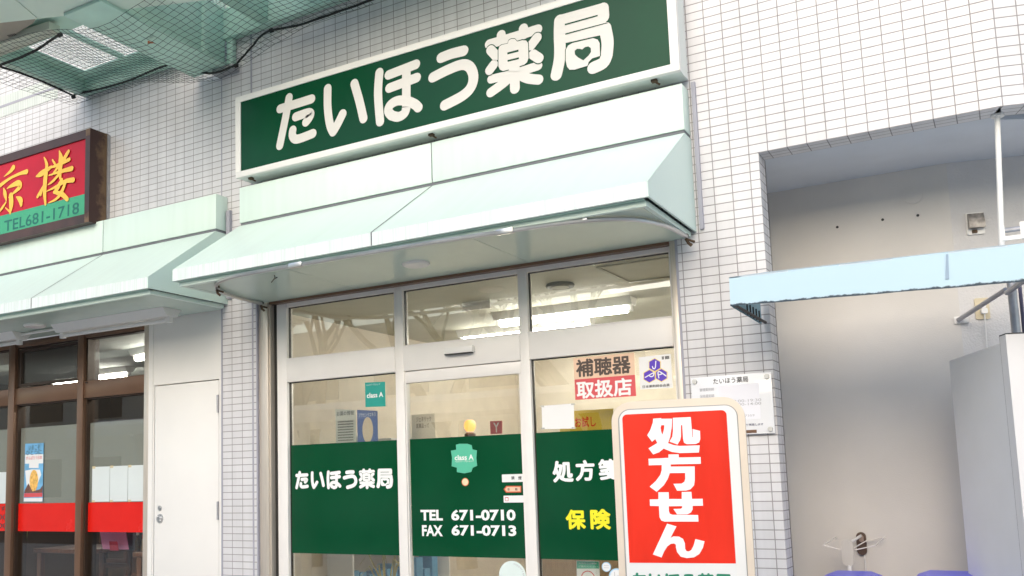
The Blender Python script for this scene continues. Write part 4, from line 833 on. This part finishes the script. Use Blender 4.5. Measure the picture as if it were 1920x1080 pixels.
# ================================================================== WALL NOTICE BOARD ON THE PIER
WP = fplane(-.022)
cor = [WP.uz(*c) for c in ((1295.5, 708.3), (1446.5, 698), (1453, 812), (1300, 817))]
x0, x1, z0, z1 = cor[0][0]-.001, (cor[1][0]+cor[2][0])/2, cor[2][1], (cor[0][1]+cor[1][1])/2
mb = MB(); mb.box(x0, x1, -.026, -.018, z0, z1, .001); t = tag(mb.build('notice_board', mat('acrylic_white', (.80, .81, .84), .12, var=.01)), 'white acrylic notice board with four standoffs on the tiled pier behind the red board', 'notice board')
mb = MB(); WB = fplane(-.0262)
add_text(mb, WB, 'たいほう薬局', (1337, 710), (1403, 716), .0012, .012); part('heading', mb, mat('sign_ink', (.06, .06, .065), .5), t, False)
mb = MB()
for s_, tl, br in (('管理薬剤師', (1311.5, 728.5), (1339, 732.6)), ('保険薬剤師', (1312, 740.5), (1339.5, 744.8)), ('9:00-19:30', (1375, 750), (1427.5, 752)), ('9:00-14:00', (1375, 756.5), (1427.5, 758.5)), ('671-7359', (1380, 778.5), (1415, 780.5))): mb = MB(); add_text(mb, WB, s_, tl, br, .0012, .004); part('small_print', mb, GREYINK, t, False)
mb = MB(); add_text(mb, WB, 'により実施します', (1388, 795), (1431.5, 797.2), .0012, .005); part('bottom_line', mb, mat('indigo_ink', (.12, .12, .2), .5), t, False)
q0 = WB.uz(1345, 723.5); q1 = WB.uz(1427, 785); mb = MB(); mb.box(q0[0], q1[0], -.0268, -.0263, q1[1], q0[1]); part('paper_insert', mb, mat('tracing_paper', (.80, .80, .86), .4, var=.01), t)
q0 = WB.uz(1396, 806); q1 = WB.uz(1419, 810); mb = MB(); mb.box(q0[0], q1[0], -.0275, -.0263, q1[1]-.004, q0[1]-.002); part('brown_label', mb, BRONZE, t)
for x, z in ((x0+.022, z1-.022), (x1-.022, z1-.022), (x1-.022, z0+.022), (x0+.022, z0+.022)):
    mb = MB(); mb.disc((x, -.0263, z), .014, (0, -1, 0), .012, 18, .0125); mb.disc((x, -.0177, z), .01, (0, 1, 0), .0175, 12); part('standoff', mb, mat('satin_steel', (.6, .6, .58), .35, .7), t)

# ================================================================== ALCOVE FURNITURE
# light blue canvas canopy
bk = at(1455, 598, -.02)
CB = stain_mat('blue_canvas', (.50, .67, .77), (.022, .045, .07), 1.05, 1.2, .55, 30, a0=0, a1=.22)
CTOP = mat('canvas_top', (.68, .76, .80), .55, var=.05)
nt = CTOP.node_tree; tl = nt.nodes.new('ShaderNodeBsdfTranslucent'); tl.inputs[0].default_value = (.75, .85, .92, 1); mx = nt.nodes.new('ShaderNodeMixShader'); mx.inputs[0].default_value = .35
nt.links.new(nt.nodes['Principled BSDF'].outputs[0], mx.inputs[1]); nt.links.new(tl.outputs[0], mx.inputs[2]); nt.links.new(mx.outputs[0], nt.nodes['Material Output'].inputs[0])
t = thing('canvas_canopy', 'light blue canvas canopy with mildewed hem across the alcove', 'canopy', (4.5, -.3, 2.35))
YF = -.62
fl, flt = at(1369.5, 574, YF), at(1367, 520, YF); fr, frt = at(1925, 528, YF), at(1925, 455.5, YF)
ex = 2.0; frx = fr+(fr-fl)*.35; frtx = frt+(frt-flt)*.35
mb = MB(); n = 30
for i in range(n):
    a, b = i/n, (i+1)/n
    A, B = fl.lerp(frx, a), fl.lerp(frx, b); A2, B2 = flt.lerp(frtx, a), flt.lerp(frtx, b)
    sg = lambda q: .0008*math.sin(q*23)
    A = A+Vector((0, sg(a), sg(a*1.3))); B = B+Vector((0, sg(b), sg(b*1.3)))
    m1, m2 = A.lerp(A2, .5), B.lerp(B2, .5)
    mb.face([A, B, m2, m1], [(a*3, 0), (b*3, 0), (b*3, .5), (a*3, .5)]); mb.face([m1, m2, B2, A2], [(a*3, .5), (b*3, .5), (b*3, 1), (a*3, 1)])
part('valance', mb, CB, t)
rb = Vector((fl.x+.02, -.03, fl.z-.02)); rbt = Vector((fl.x+.02, -.03, flt.z+.05))
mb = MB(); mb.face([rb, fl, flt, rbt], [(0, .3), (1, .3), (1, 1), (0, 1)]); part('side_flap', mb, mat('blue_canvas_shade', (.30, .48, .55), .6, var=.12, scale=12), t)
tb = Vector((flt.x+.10, -.06, flt.z+.115)); tb2 = Vector((frtx.x+.1, .2, frtx.z+.13))
mb = MB(); mb.prism([flt, frtx, tb2, tb], (0, 0, -.006)); part('top_sheet', mb, CTOP, t)
mb = MB(); mb.tube([flt+Vector((0, .012, -.012)), frtx+Vector((0, .012, -.012))], .01, 8); mb.tube([flt+Vector((.01, .012, -.012)), tb+Vector((.01, 0, -.02))], .01, 8); mb.tube([fl+Vector((.01, .012, .01)), rb+Vector((.02, 0, .01))], .008, 8)
for k in range(5): q = fl.lerp(rb, .45+.1*k); mb.tube([q+Vector((.012, 0, 0)), q+Vector((.012, 0, .06))], .004, 6)
part('canopy_frame', mb, DARKMET, t)
s1 = flt.lerp(frt, .76); s2 = fl.lerp(fr, .76); mb = MB(); mb.prism([s1+Vector((-.004, -.004, -.01)), s1+Vector((.004, -.004, -.01)), s2+Vector((.01, -.004, .04)), s2+Vector((-.004, -.004, .04))], (0, .003, 0)); part('seam', mb, mat('seam_blue', (.30, .40, .52), .6), t)
# posts and brace
mb = MB(); a = at(1870, 212, .12); b = at(1876, 470, .12); mb.tube([a+Vector((0, 0, .02)), Vector((b.x, b.y, 2.5))], .013, 10); mb.disc((a.x, a.y, 3.299), .03, (0, 0, -1), .012, 14); tag(mb.build('hanger_rod', WHITE), 'white hanger rod from the alcove ceiling down to the blue canopy', 'rod')
PY_ = .45; a = at(1893, 500, PY_); mb = MB(); mb.tube([(a.x, PY_, .0), (a.x, PY_, 2.62)], .021, 14); tag(mb.build('support_post', GALV), 'galvanised round post behind the blue canopy', 'post')
mb = MB(); mb.tube([(a.x+.036, PY_+.03, 0), (a.x+.036, PY_+.03, 2.6)], .009, 8); tag(mb.build('dark_post', mat('violet_steel', (.10, .09, .15), .4, .3), None), 'thin dark post right beside the galvanised post', 'post')
t = thing('brace_bar', 'grey diagonal brace from the rough alcove wall to the galvanised post', 'brace', tuple(at(1800, 600, .82)))
mb = MB(); mb.tube([at(1797, 600, .83), at(1886, 543, .5)], .013, 10); part('bar', mb, GALV, t)
mb = MB(); q = at(1797, 600, .845); mb.box(q.x-.02, q.x+.05, .838, .8495, q.z-.02, q.z+.02); part('foot_plate', mb, WHITE, t)
mb = MB(); mb.tube([at(1888, 549, .42), at(1935, 515, .1)], .014, 10); tag(mb.build('brace_bar', GALV), 'short grey brace from the galvanised post towards the right edge', 'brace')
t = thing('channel_bracket', 'white steel channel bracket on top of the blue canopy at the right edge', 'bracket', tuple(at(1900, 450, .0)))
mb = MB(); q0 = at(1879, 452, -.05); q1 = at(1917, 452, -.05)
mb.box(q0.x, q0.x+.014, -.06, -.04, q0.z, q0.z+.075); mb.box(q1.x-.004, q1.x+.018, -.06, -.04, q0.z, q0.z+.08); mb.box(q0.x+.014, q1.x-.004, -.056, -.044, q0.z+.0, q0.z+.02); part('channel', mb, WHITE, t)
mb = MB(); mb.tube([(q0.x+.014, -.048, q0.z+.05), (q1.x-.004, -.048, q0.z+.05)], .012, 10); part('roller', mb, GALV, t)
# alarm box and socket on the rough wall
def wall_pt(x, y):
    pl = Plane((4.81, .85, 0), (c20, s20, 0)); u, z = pl.uz(x, y); return pl, u, z
pl, u, z = wall_pt(1828, 420)
t = thing('vent_hood', 'small stained metal vent hood on the rough alcove wall above the canopy', 'vent', tuple(pl.w(u, z-.05)))
mb = MB(); w = .04; pr = [(0, .06), (.03, .055), (.05, .0), (.048, -.03), (0, -.03)]
mb.prism([pl.w(u-w, z+b, a) for a, b in pr], pl.e*(2*w)); part('hood', mb, mat('dirty_steel', (.28, .26, .24), .4, .5, var=.5, scale=30), t)
mb = MB(); slab(mb, pl, rrect(u-w-.006, u+w+.004, z-.062, z+.064, .006, 3), 0, .012); part('back_plate', mb, WHITE, t)
mb = MB(); slab(mb, pl, rrect(u-.022, u+.005, z-.056, z-.036, .004, 3), .0122, .018); part('outlet', mb, RUSTBR, t)
pl, u, z = wall_pt(1841, 579)
t = thing('wall_socket', 'yellowed wall socket with a white plug on the rough alcove wall', 'socket', tuple(pl.w(u, z-.06)))
mb = MB(); slab(mb, pl, rrect(u-.036, u+.036, z-.06, z+.06, .008, 4), 0, .01); part('socket_plate', mb, mat('yellowed_plastic', (.60, .52, .36), .4), t)
mb = MB(); slab(mb, pl, rrect(u-.012, u+.018, z-.032, z-.002, .006, 3), .0105, .04); slab(mb, pl, rrect(u-.012, u+.018, z+.003, z+.03, .006, 3), .0105, .016); part('plug', mb, WHITE, t)
mb = MB(); mb.tube([pl.w(u+.003, z-.03, .03), pl.w(u+.004, z-.1, .02), pl.w(u+.003, z-.3, .012), pl.w(u+.01, .3, .012)], .0035, 6); part('cord', mb, WHITE, t)
# vending machine
fc = Vector((5.0, -.32, 0)); ang = R(20); fe = Vector((math.cos(ang), math.sin(ang), 0)); bk_ = Vector((-math.sin(ang), math.cos(ang), 0)); H = at(1877, 630, -.32).z
t = thing('vending_machine', 'white vending machine with teal display at the right edge of the alcove', 'vending machine', tuple(fc))
def vb(m, u0, u1, d0, d1, z0, z1): 
    m.prism([fc+fe*u0+bk_*d0+Vector((0, 0, z0)), fc+fe*u1+bk_*d0+Vector((0, 0, z0)), fc+fe*u1+bk_*d1+Vector((0, 0, z0)), fc+fe*u0+bk_*d1+Vector((0, 0, z0))], (0, 0, z1-z0))
mb = MB(); vb(mb, .004, .9, .03, .72, .06, H-.03); part('cabinet', mb, mat('vending_side', (.76, .755, .765), .42, var=.02), t)
mb = MB(); vb(mb, .0, .9, -.05, .022, .06, H); part('door', mb, VEND, t)
mb = MB(); vb(mb, .002, .9, .0225, .0295, .06, H+.004); vb(mb, .002, .9, -.05, .0295, H+.0005, H+.006); part('door_seal', mb, INK, t)
DISP = mat('teal_graphic', (.06, .22, .27), .25, var=.7, scale=14)
mb = MB(); vb(mb, .075, .85, -.054, -.0505, H-.46, H-.13); d = part('display_panel', mb, DISP, t)
mb = MB(); vb(mb, .075, .85, -.054, -.0505, H-.80, H-.49); part('display_panel', mb, mat('lilac_graphic', (.34, .33, .62), .3, var=.5, scale=10), t)
mb = MB(); vb(mb, .0, .9, -.03, .7, 0, .06); part('base', mb, DARKMET, t)
# blue bins
def bin_(x, y, w, z, label):
    t = thing('blue_bin', label, 'bin', (x, y, 0), 'blue bins under the canopy')
    mb = MB(); mb.box(x-w, x+w, y-w*.8, y+w*.8, .02, z-.22, .03); part('bin_body', mb, mat('bin_body_blue', (.10, .14, .50), .4), t)
    mb = MB(); pr = [(-w*1.04, z-.219), (w*1.04, z-.219), (w*1.02, z-.1), (w*.72, z-.02), (w*.45, z), (-w*.45, z), (-w*.72, z-.02), (-w*1.02, z-.1)]
    mb.prism([(x+a, y-w*.84, b) for a, b in pr], (0, w*1.68, 0)); l = part('bin_lid', mb, BLUEBIN, t)
    mb = MB(); mb.box(x-w*.5, x+w*.5, y-w*.84-.004, y-w*.84-.0005, z-.16, z-.06, .001); part('flap', mb, mat('light_blue_plastic', (.12, .35, .8), .35), l); return t
a = at(1591, 1077, .25); bin_(a.x, .3, .19, a.z, 'blue recycling bin with rounded lid below the white hanger plate')
a = at(1775, 1077, .25); bin_(a.x, .3, .2, a.z, 'blue recycling bin with rounded lid beside the vending machine')
# folding wall hanger
t = thing('wall_hanger', 'folding white wall hanger with wire arms and a brown wall mount', 'hanger', tuple(at(1612, 1040, .8)))
BK = fplane(.848)
def caps(u, z, w, h, n=10): return [(u+w*math.cos(R(180*k/n)), z+h+w*math.sin(R(180*k/n))) for k in range(n+1)]+[(u-w*math.cos(R(180*k/n)), z-h-w*math.sin(R(180*k/n))) for k in range(n+1)]
u, z = BK.uz(1616, 1019); mb = MB(); slab(mb, BK, caps(u, z, .026, .04), 0, .02); part('wall_mount', mb, mat('brown_plastic', (.09, .055, .04), .4), t)
mb = MB(); slab(mb, BK, caps(u+.002, z+.03, .012, .008), .0205, .03); part('pivot', mb, mat('tan_plastic', (.35, .27, .22), .4), t)
FPn = fplane(.55); u2, z2 = FPn.uz(1589.5, 1036); mb = MB(); slab(mb, FPn, caps(u2, z2, .029, .046), -.008, .008); part('front_plate', mb, mat('beige_plastic', (.52, .50, .45), .4), t)
mb = MB(); mb.tube([BK.w(u, z+.045, .02), FPn.w(u2+.008, z2+.05, -.006)], .008, 8); part('arm', mb, WHITE, t)
mb = MB()
for l in ([(1567, 1012.5, .7), (1568, 1007, .75), (1543, 1022, .52), (1577, 1031, .54)], [(1604, 1031, .54), (1640, 1023, .52), (1660, 1007, .78), (1624, 1014.5, .82)], [(1600, 1028, .6), (1626, 1013, .8)]): mb.tube([at(x, y, Y) for x, y, Y in l], .0032, 6)
part('wire_arm', mb, mat('white_wire', (.75, .72, .68), .35), t)
mb = MB(); mb.tube([FPn.w(u2+.004, z2-.07, 0), FPn.w(u2+.006, z2-.6, 0)], .01, 8); mb.tube([BK.w(u+.01, z-.06, .01), BK.w(u+.02, z-.6, .01)], .005, 6); part('stem', mb, WHITE, t)

# ================================================================== FOOTBRIDGE OVERHEAD (green steel) AND NET
t = thing('footbridge', 'green painted steel footbridge deck with mesh panels above the shops', 'bridge', (0, -1.2, 4.92))
bx0, bx1, by = -1.59, -.41, -1.3
mb = MB(); mb.box(bx0, bx1-.002, -.075, -.01, 4.93, 5.10, .004); part('edge_beam', mb, STEELGREEN, t)
mb = MB(); mb.box(bx0, bx1-.002, -.19, -.076, 5.045, 5.06); part('edge_flange', mb, STEELGREEN, t)
mb = MB(); mb.box(bx0, bx0+.08, by, -.076, 4.925, 5.062, .004); part('edge_beam', mb, STEELGREEN, t)
mb = MB(); mb.box(bx0+.08, bx0+.21, by, -.1905, 5.05, 5.06); part('edge_flange', mb, STEELGREEND, t)
mb = MB(); mb.box(bx0+.211, bx1-.002, by, -.76, 5.04, 5.08); part('cross_beam', mb, STEELGREEN, t)
mb = MB(); mb.box(-.95, -.895, -.7595, -.1905, 5.05, 5.074); part('cross_beam', mb, STEELGREEN, t)
mb = MB(); mb.box(-.479, bx1-.002, -.7595, -.1905, 5.045, 5.06); part('edge_flange', mb, STEELGREEND, t)
mb = MB(); mb.box(-.02, .09, -1.3, -.06, 4.779, 5.5, .004); part('main_girder', mb, STEELGREEN, t)
mb = MB(); mb.box(-.24, .13, -1.3, -.06, 4.755, 4.778, .003); part('girder_flange', mb, STEELGREEN, t)
mb = MB(); mb.box(.10, .16, -.055, -.008, 4.77, 5.5, .003); part('wall_bracket', mb, STEELGREEN, t)
mb = MB(); mb.box(-.02, .19, -.09, -.008, 4.715, 4.754, .003); part('bracket_foot', mb, GALV, t)
mb = MB(); mb.box(.091, .125, -.32, -.29, 4.779, 5.3); part('stiffener', mb, STEELGREEN, t)
mb = MB(); mb.box(.07, 3.3, -.08, -.01, 4.98, 5.22, .004); part('edge_beam', mb, STEELGREEN, t)
mb = MB(); mb.box(-.014, 3.3, -1.28, -1.2, 4.98, 5.22, .004); part('edge_beam', mb, STEELGREEN, t)
for x in (.45, 1.4, 2.4, 3.2): mb = MB(); mb.box(x, x+.09, -1.2, -.081, 5.0, 5.2, .003); part('cross_beam', mb, STEELGREEND, t)
mb = MB(); mb.box(.9, 3.3, -1.28, -.01, 5.221, 5.30); part('deck_plate', mb, STEELGREEND, t)
def grating(x0, x1, y0, y1, z, s=.034):
    bm_ = MB(); nx = int((x1-x0)/s); ny = int((y1-y0)/(s*.6))
    for j in range(ny+1):
        y = y0+(y1-y0)*j/ny; p = []
        for i in range(2*nx+1): p.append((x0+(x1-x0)*i/(2*nx), y+(s*.15 if i % 2 else -s*.15)*(1 if j % 2 else -1), z))
        for a, b in zip(p[:-1], p[1:]):
            w = .0034; bm_.add([(a[0], a[1]-w, z), (b[0], b[1]-w, z), (b[0], b[1]+w, z), (a[0], a[1]+w, z), (a[0], a[1], z+.006), (b[0], b[1], z+.006)], [(0, 1, 2, 3), (0, 4, 5, 1), (3, 2, 5, 4)])
    return bm_
GRAT = mat('mesh_grating', (.42, .47, .46), .6)
for x0_, x1_, y0_, y1_, z_ in ((bx0+.211, -.951, -.759, -.191, 5.075), (-.894, -.48, -.759, -.191, 5.075), (-.014, .9, -1.2, -.081, 5.225)): part('mesh_panel', grating(x0_, x1_, y0_, y1_, z_), GRAT, t, False)
# overhead soffit panel in the foreground, turned with the street corner
WZ = 4.78; q0, q1 = at_z(-60, 49.5, WZ), at_z(400, -.5, WZ); dv = (q1-q0).normalized(); nv = Vector((dv.y, -dv.x, 0))
t = thing('walkway_soffit', 'pale green soffit panels of an overhead walkway in the top left corner', 'soffit', tuple(q0))
jq = at_z(75, 38.5, WZ); jl = (jq-q0).dot(dv)
for a, b in ((0, jl-.004), (jl+.004, 1.9)):
    mb = MB(); mb.prism([q0+dv*a, q0+dv*b, q0+dv*b+nv*.6, q0+dv*a+nv*.6], (0, 0, .05)); part('panel', mb, mat('pale_green_soffit', (.60, .70, .63), .5, var=.03, scale=3), t)
mb = MB(); mb.prism([q0+dv*0+nv*.01, q0+dv*1.89+nv*.01, q0+dv*1.89+nv*.59, q0+nv*.59], (0, 0, .004)); 
for v in mb.v: v.z += .052
part('joint_backing', mb, GROOVE, t)
zb5 = 4.97; P5 = [at_z(x, y, zb5) for x, y in ((-40, 105), (-40, 40), (70, 30), (62, 44))]
mb = MB(); mb.prism(P5, (0, 0, .05)); o = tag(mb.build('eave_soffit', BEIGESOF), 'brown eave soffit with a slotted vent at the top left edge', 'soffit')
mb = MB()
for k in range(5): a = at_z(13+k*3, 66-k*.8, zb5-.001); mb.prism([a, a+Vector((.008, .006, 0)), a+Vector((.0, .03, 0)), a+Vector((-.008, .024, 0))], (0, 0, -.001))
part('vent_slots', mb, INK, o)
P6 = [at_z(x, y, 4.95) for x, y in ((-30, 118), (-30, 92), (92, 54), (112, 63))]
mb = MB(); mb.prism(P6, (0, 0, .06)); tag(mb.build('eave_beam', mat('eave_beam_paint', (.56, .58, .50), .5)), 'pale olive eave beam below the brown soffit at the top left edge', 'beam')
# bird net and its ropes
def netz(u, v): return 4.9-.035*math.sin(u*3.1)*math.sin(v*3.3)-.012*math.sin(u*9+v*5)
t = thing('bird_net', 'black bird net stretched under the green footbridge deck', 'net', (-.2, -.6, 4.88))
mb = MB(); s = .055
def npos(i, j, sx0, sy0):
    x = sx0+i*s; y = sy0+j*s; return Vector((x+.006*math.sin(y*21), y+.006*math.sin(x*19), 4.885-(.21*max(0, 1-abs(x+.03)/.8))-.02*math.sin(x*2.2+.4)**2-.03*abs(math.sin((y)*2.6))-.008*math.sin(x*11+y*7)))
NX, NY = 58, 20
for j in range(NY+1):
    p = [npos(i, j, -1.72, -1.15) for i in range(0, NX+1, 2)]; mb.tube(p, .0017, 3, False)
for i in range(NX+1):
    p = [npos(i, j, -1.72, -1.15) for j in range(0, NY+1, 2)]; mb.tube(p, .0017, 3, False)
part('netting', mb, NET, t, False)
def rope(pts, r=.008):
    p = smooth_path([tuple(q) for q in pts], 6); mb = MB(); mb.tube([(x+.002*math.sin(k*2.1), y+.002*math.cos(k*1.7), z) for k, (x, y, z) in enumerate(p)], r, 6); return mb
ropes = [[at_z(-20, 118, 4.88), at_z(60, 145, 4.88), at(135, 178, -.1)], [at(138, 178, -.09), at(230, 155, -.09), at(318, 121, -.09), at(360, 132, -.09), at(400, 137, -.09), at(442, 122, -.09)], [at(442, 122, -.09), at(470, 90, -.09), at(500, 60, -.09), at(560, 47, -.1), at(640, 20, -.1), at(710, -5, -.1)], [at_z(-5, 124, 4.87), at_z(60, 98, 4.89), at_z(112, 64, 4.9)]]
for k, rp_ in enumerate(ropes): part('edge_rope', rope(rp_, .0085 if k < 3 else .011), ROPE, t)
for c in (at(137, 180, -.09), at(442, 121, -.09), at(112, 63, -.95), at(508, 55, -.09)):
    mb = MB(); mb.disc(c+Vector((-.012, 0, -.01)), .016, (1, .3, .2), .028, 8); part('rope_knot', mb, ROPE, t)
mb = MB(); c = at_z(282, 80, 4.72); mb.face([c+Vector((-.03, 0, 0)), c+Vector((0, .02, .01)), c+Vector((.035, .01, -.01)), c+Vector((.005, -.03, .004))]); mb.face([c+Vector((.035, .01, -.01)), c+Vector((.05, .0, -.025)), c+Vector((.02, -.01, .0))]); tag(mb.build('dead_leaf', mat('orange_leaf', (.42, .12, .03), .7)), 'orange dead leaf caught in the bird net', 'leaf')

# ================================================================== ACROSS THE STREET (seen only as reflections in the glass)
BARK = mat('bark', (.06, .047, .038), .9, var=.3, scale=8)
def tree(x, y, h, seed, label):
    rnd = random.Random(seed); t = thing('bare_tree', label, 'tree', (x, y, 0), 'bare street trees across the street'); tr, cr = MB(), MB()
    def grow(p, d, l, r, lev, mb):
        pts = [p]; q = p
        for k in range(3): d = (d+Vector((rnd.uniform(-.18, .18), rnd.uniform(-.18, .18), rnd.uniform(-.02, .12)))).normalized(); q = q+d*(l/3); pts.append(q)
        mb.tube(pts, [r, r*.88, r*.76, r*.62], 7 if lev < 2 else 4)
        if lev >= 5: return
        for k in range(3 if lev < 4 else 2):
            a = rnd.uniform(0, 6.28); sp = rnd.uniform(.4, .75); nd = (d+Vector((math.cos(a)*sp, math.sin(a)*sp, rnd.uniform(-.1, .25)))).normalized()
            grow(pts[rnd.choice((2, 3))] if k else q, nd, l*rnd.uniform(.66, .82), r*.58, lev+1, cr)
    grow(Vector((x, y, 0)), Vector((0, 0, 1)), h*.33, .19, 0, tr); part('trunk', tr, BARK, t); part('crown', cr, BARK, t)
for k, (x, y, h) in enumerate(((-3.3, -9.6, 7.5), (-.5, -9.0, 7.5), (4.5, -11.8, 8.5), (-6.4, -9.2, 7.5))): tree(x, y, h, 3+k, ['bare tree across the street left of the shops', 'tall bare tree across the street facing the sliding door', 'bare tree across the street behind the photographer', 'bare tree far left across the street'][k])
t = thing('street_building', 'long beige building across the street, seen only reflected in the glass', 'building', (0, -26, 0))
mb = MB(); mb.box(-40, 40, -32, -25, 0, 7.6); part('wall', mb, mat('beige_render', (.82, .74, .62), .8), t)
for k in range(18):
    for j in range(2): mb = MB(); mb.box(-36+k*4.1, -36+k*4.1+2.4, -25, -24.94, 1.2+j*3.6, 3.0+j*3.6); part('window', mb, mat('dark_window', (.06, .07, .08), .1), t)
t = thing('walkway_shelter', 'white curved roof shelter on posts along the far pavement', 'shelter', (0, -7.2, 0))
mb = MB()
for k in range(24):
    a0, a1 = -10+k*1.0, -9+k*1.0; pr = [(-.8, 2.55), (-.4, 2.72), (0, 2.78), (.4, 2.72), (.8, 2.55)]
    for (b0, z0), (b1, z1) in zip(pr[:-1], pr[1:]): mb.add([(a0, -7.2+b0, z0), (a1, -7.2+b0, z0), (a1, -7.2+b1, z1), (a0, -7.2+b1, z1), (a0, -7.2+b0, z0+.08), (a1, -7.2+b0, z0+.08), (a1, -7.2+b1, z1+.08), (a0, -7.2+b1, z1+.08)], [(0, 1, 2, 3), (7, 6, 5, 4)])
mb.box(-10, 14, -6.40, -6.36, 2.5, 2.68); mb.box(-10, 14, -8.04, -8.0, 2.5, 2.68); part('roof', mb, WHITE, t)
for x in (-9, -5, -1, 3, 7.5, 12): mb = MB(); mb.tube([(x, -7.2, 0), (x, -7.2, 2.75)], .09, 14); part('post', mb, WHITE, t)

# ================================================================== LIGHT, SKY, CAMERA
SUN_EL, SUN_AZ = R(25), R(-8)          # azimuth measured from the facade normal (-Y) towards -X
sd = Vector((-math.sin(SUN_AZ)*math.cos(SUN_EL), -math.cos(SUN_AZ)*math.cos(SUN_EL), math.sin(SUN_EL)))
sun = bpy.data.lights.new('sun', 'SUN'); sun.energy = .9; sun.angle = R(60); sun.color = (1.0, .975, .95)
so = bpy.data.objects.new('sun', sun); C.objects.link(so); so.rotation_euler = sd.to_track_quat('Z', 'Y').to_euler(); so.location = (0, -10, 12)
w = bpy.data.worlds.new('World'); bpy.context.scene.world = w; w.use_nodes = True; nt = w.node_tree
sky = nt.nodes.new('ShaderNodeTexSky'); sky.sky_type = 'NISHITA'; sky.sun_disc = False; sky.sun_elevation = SUN_EL; sky.sun_rotation = math.atan2(sd.x, sd.y)
sky.air_density = 1.3; sky.dust_density = 2.0; sky.ozone_density = 1.0; sky.altitude = 0
bg = nt.nodes['Background']; bg.inputs['Strength'].default_value = .15; nt.links.new(sky.outputs[0], bg.inputs['Color'])
cam = bpy.data.cameras.new('camera'); co = bpy.data.objects.new('camera', cam); C.objects.link(co)
cam.sensor_fit = 'HORIZONTAL'; cam.sensor_width = 36; cam.lens = F/1920*36; cam.shift_x = (960-PX)/1920; cam.shift_y = (PY-540)/1920; cam.clip_end = 500; cam.clip_start = .05
M = Matrix((RT, UP, -FW)).transposed().to_4x4(); M.translation = EYE; co.matrix_world = M
sc = bpy.context.scene; sc.camera = co
sc.view_settings.view_transform = 'Standard'; sc.view_settings.look = 'None'; sc.view_settings.exposure = 0.9; sc.view_settings.gamma = 1
sc.render.engine = 'CYCLES'; sc.cycles.transparent_max_bounces = 24; sc.cycles.max_bounces = 10; sc.cycles.diffuse_bounces = 5
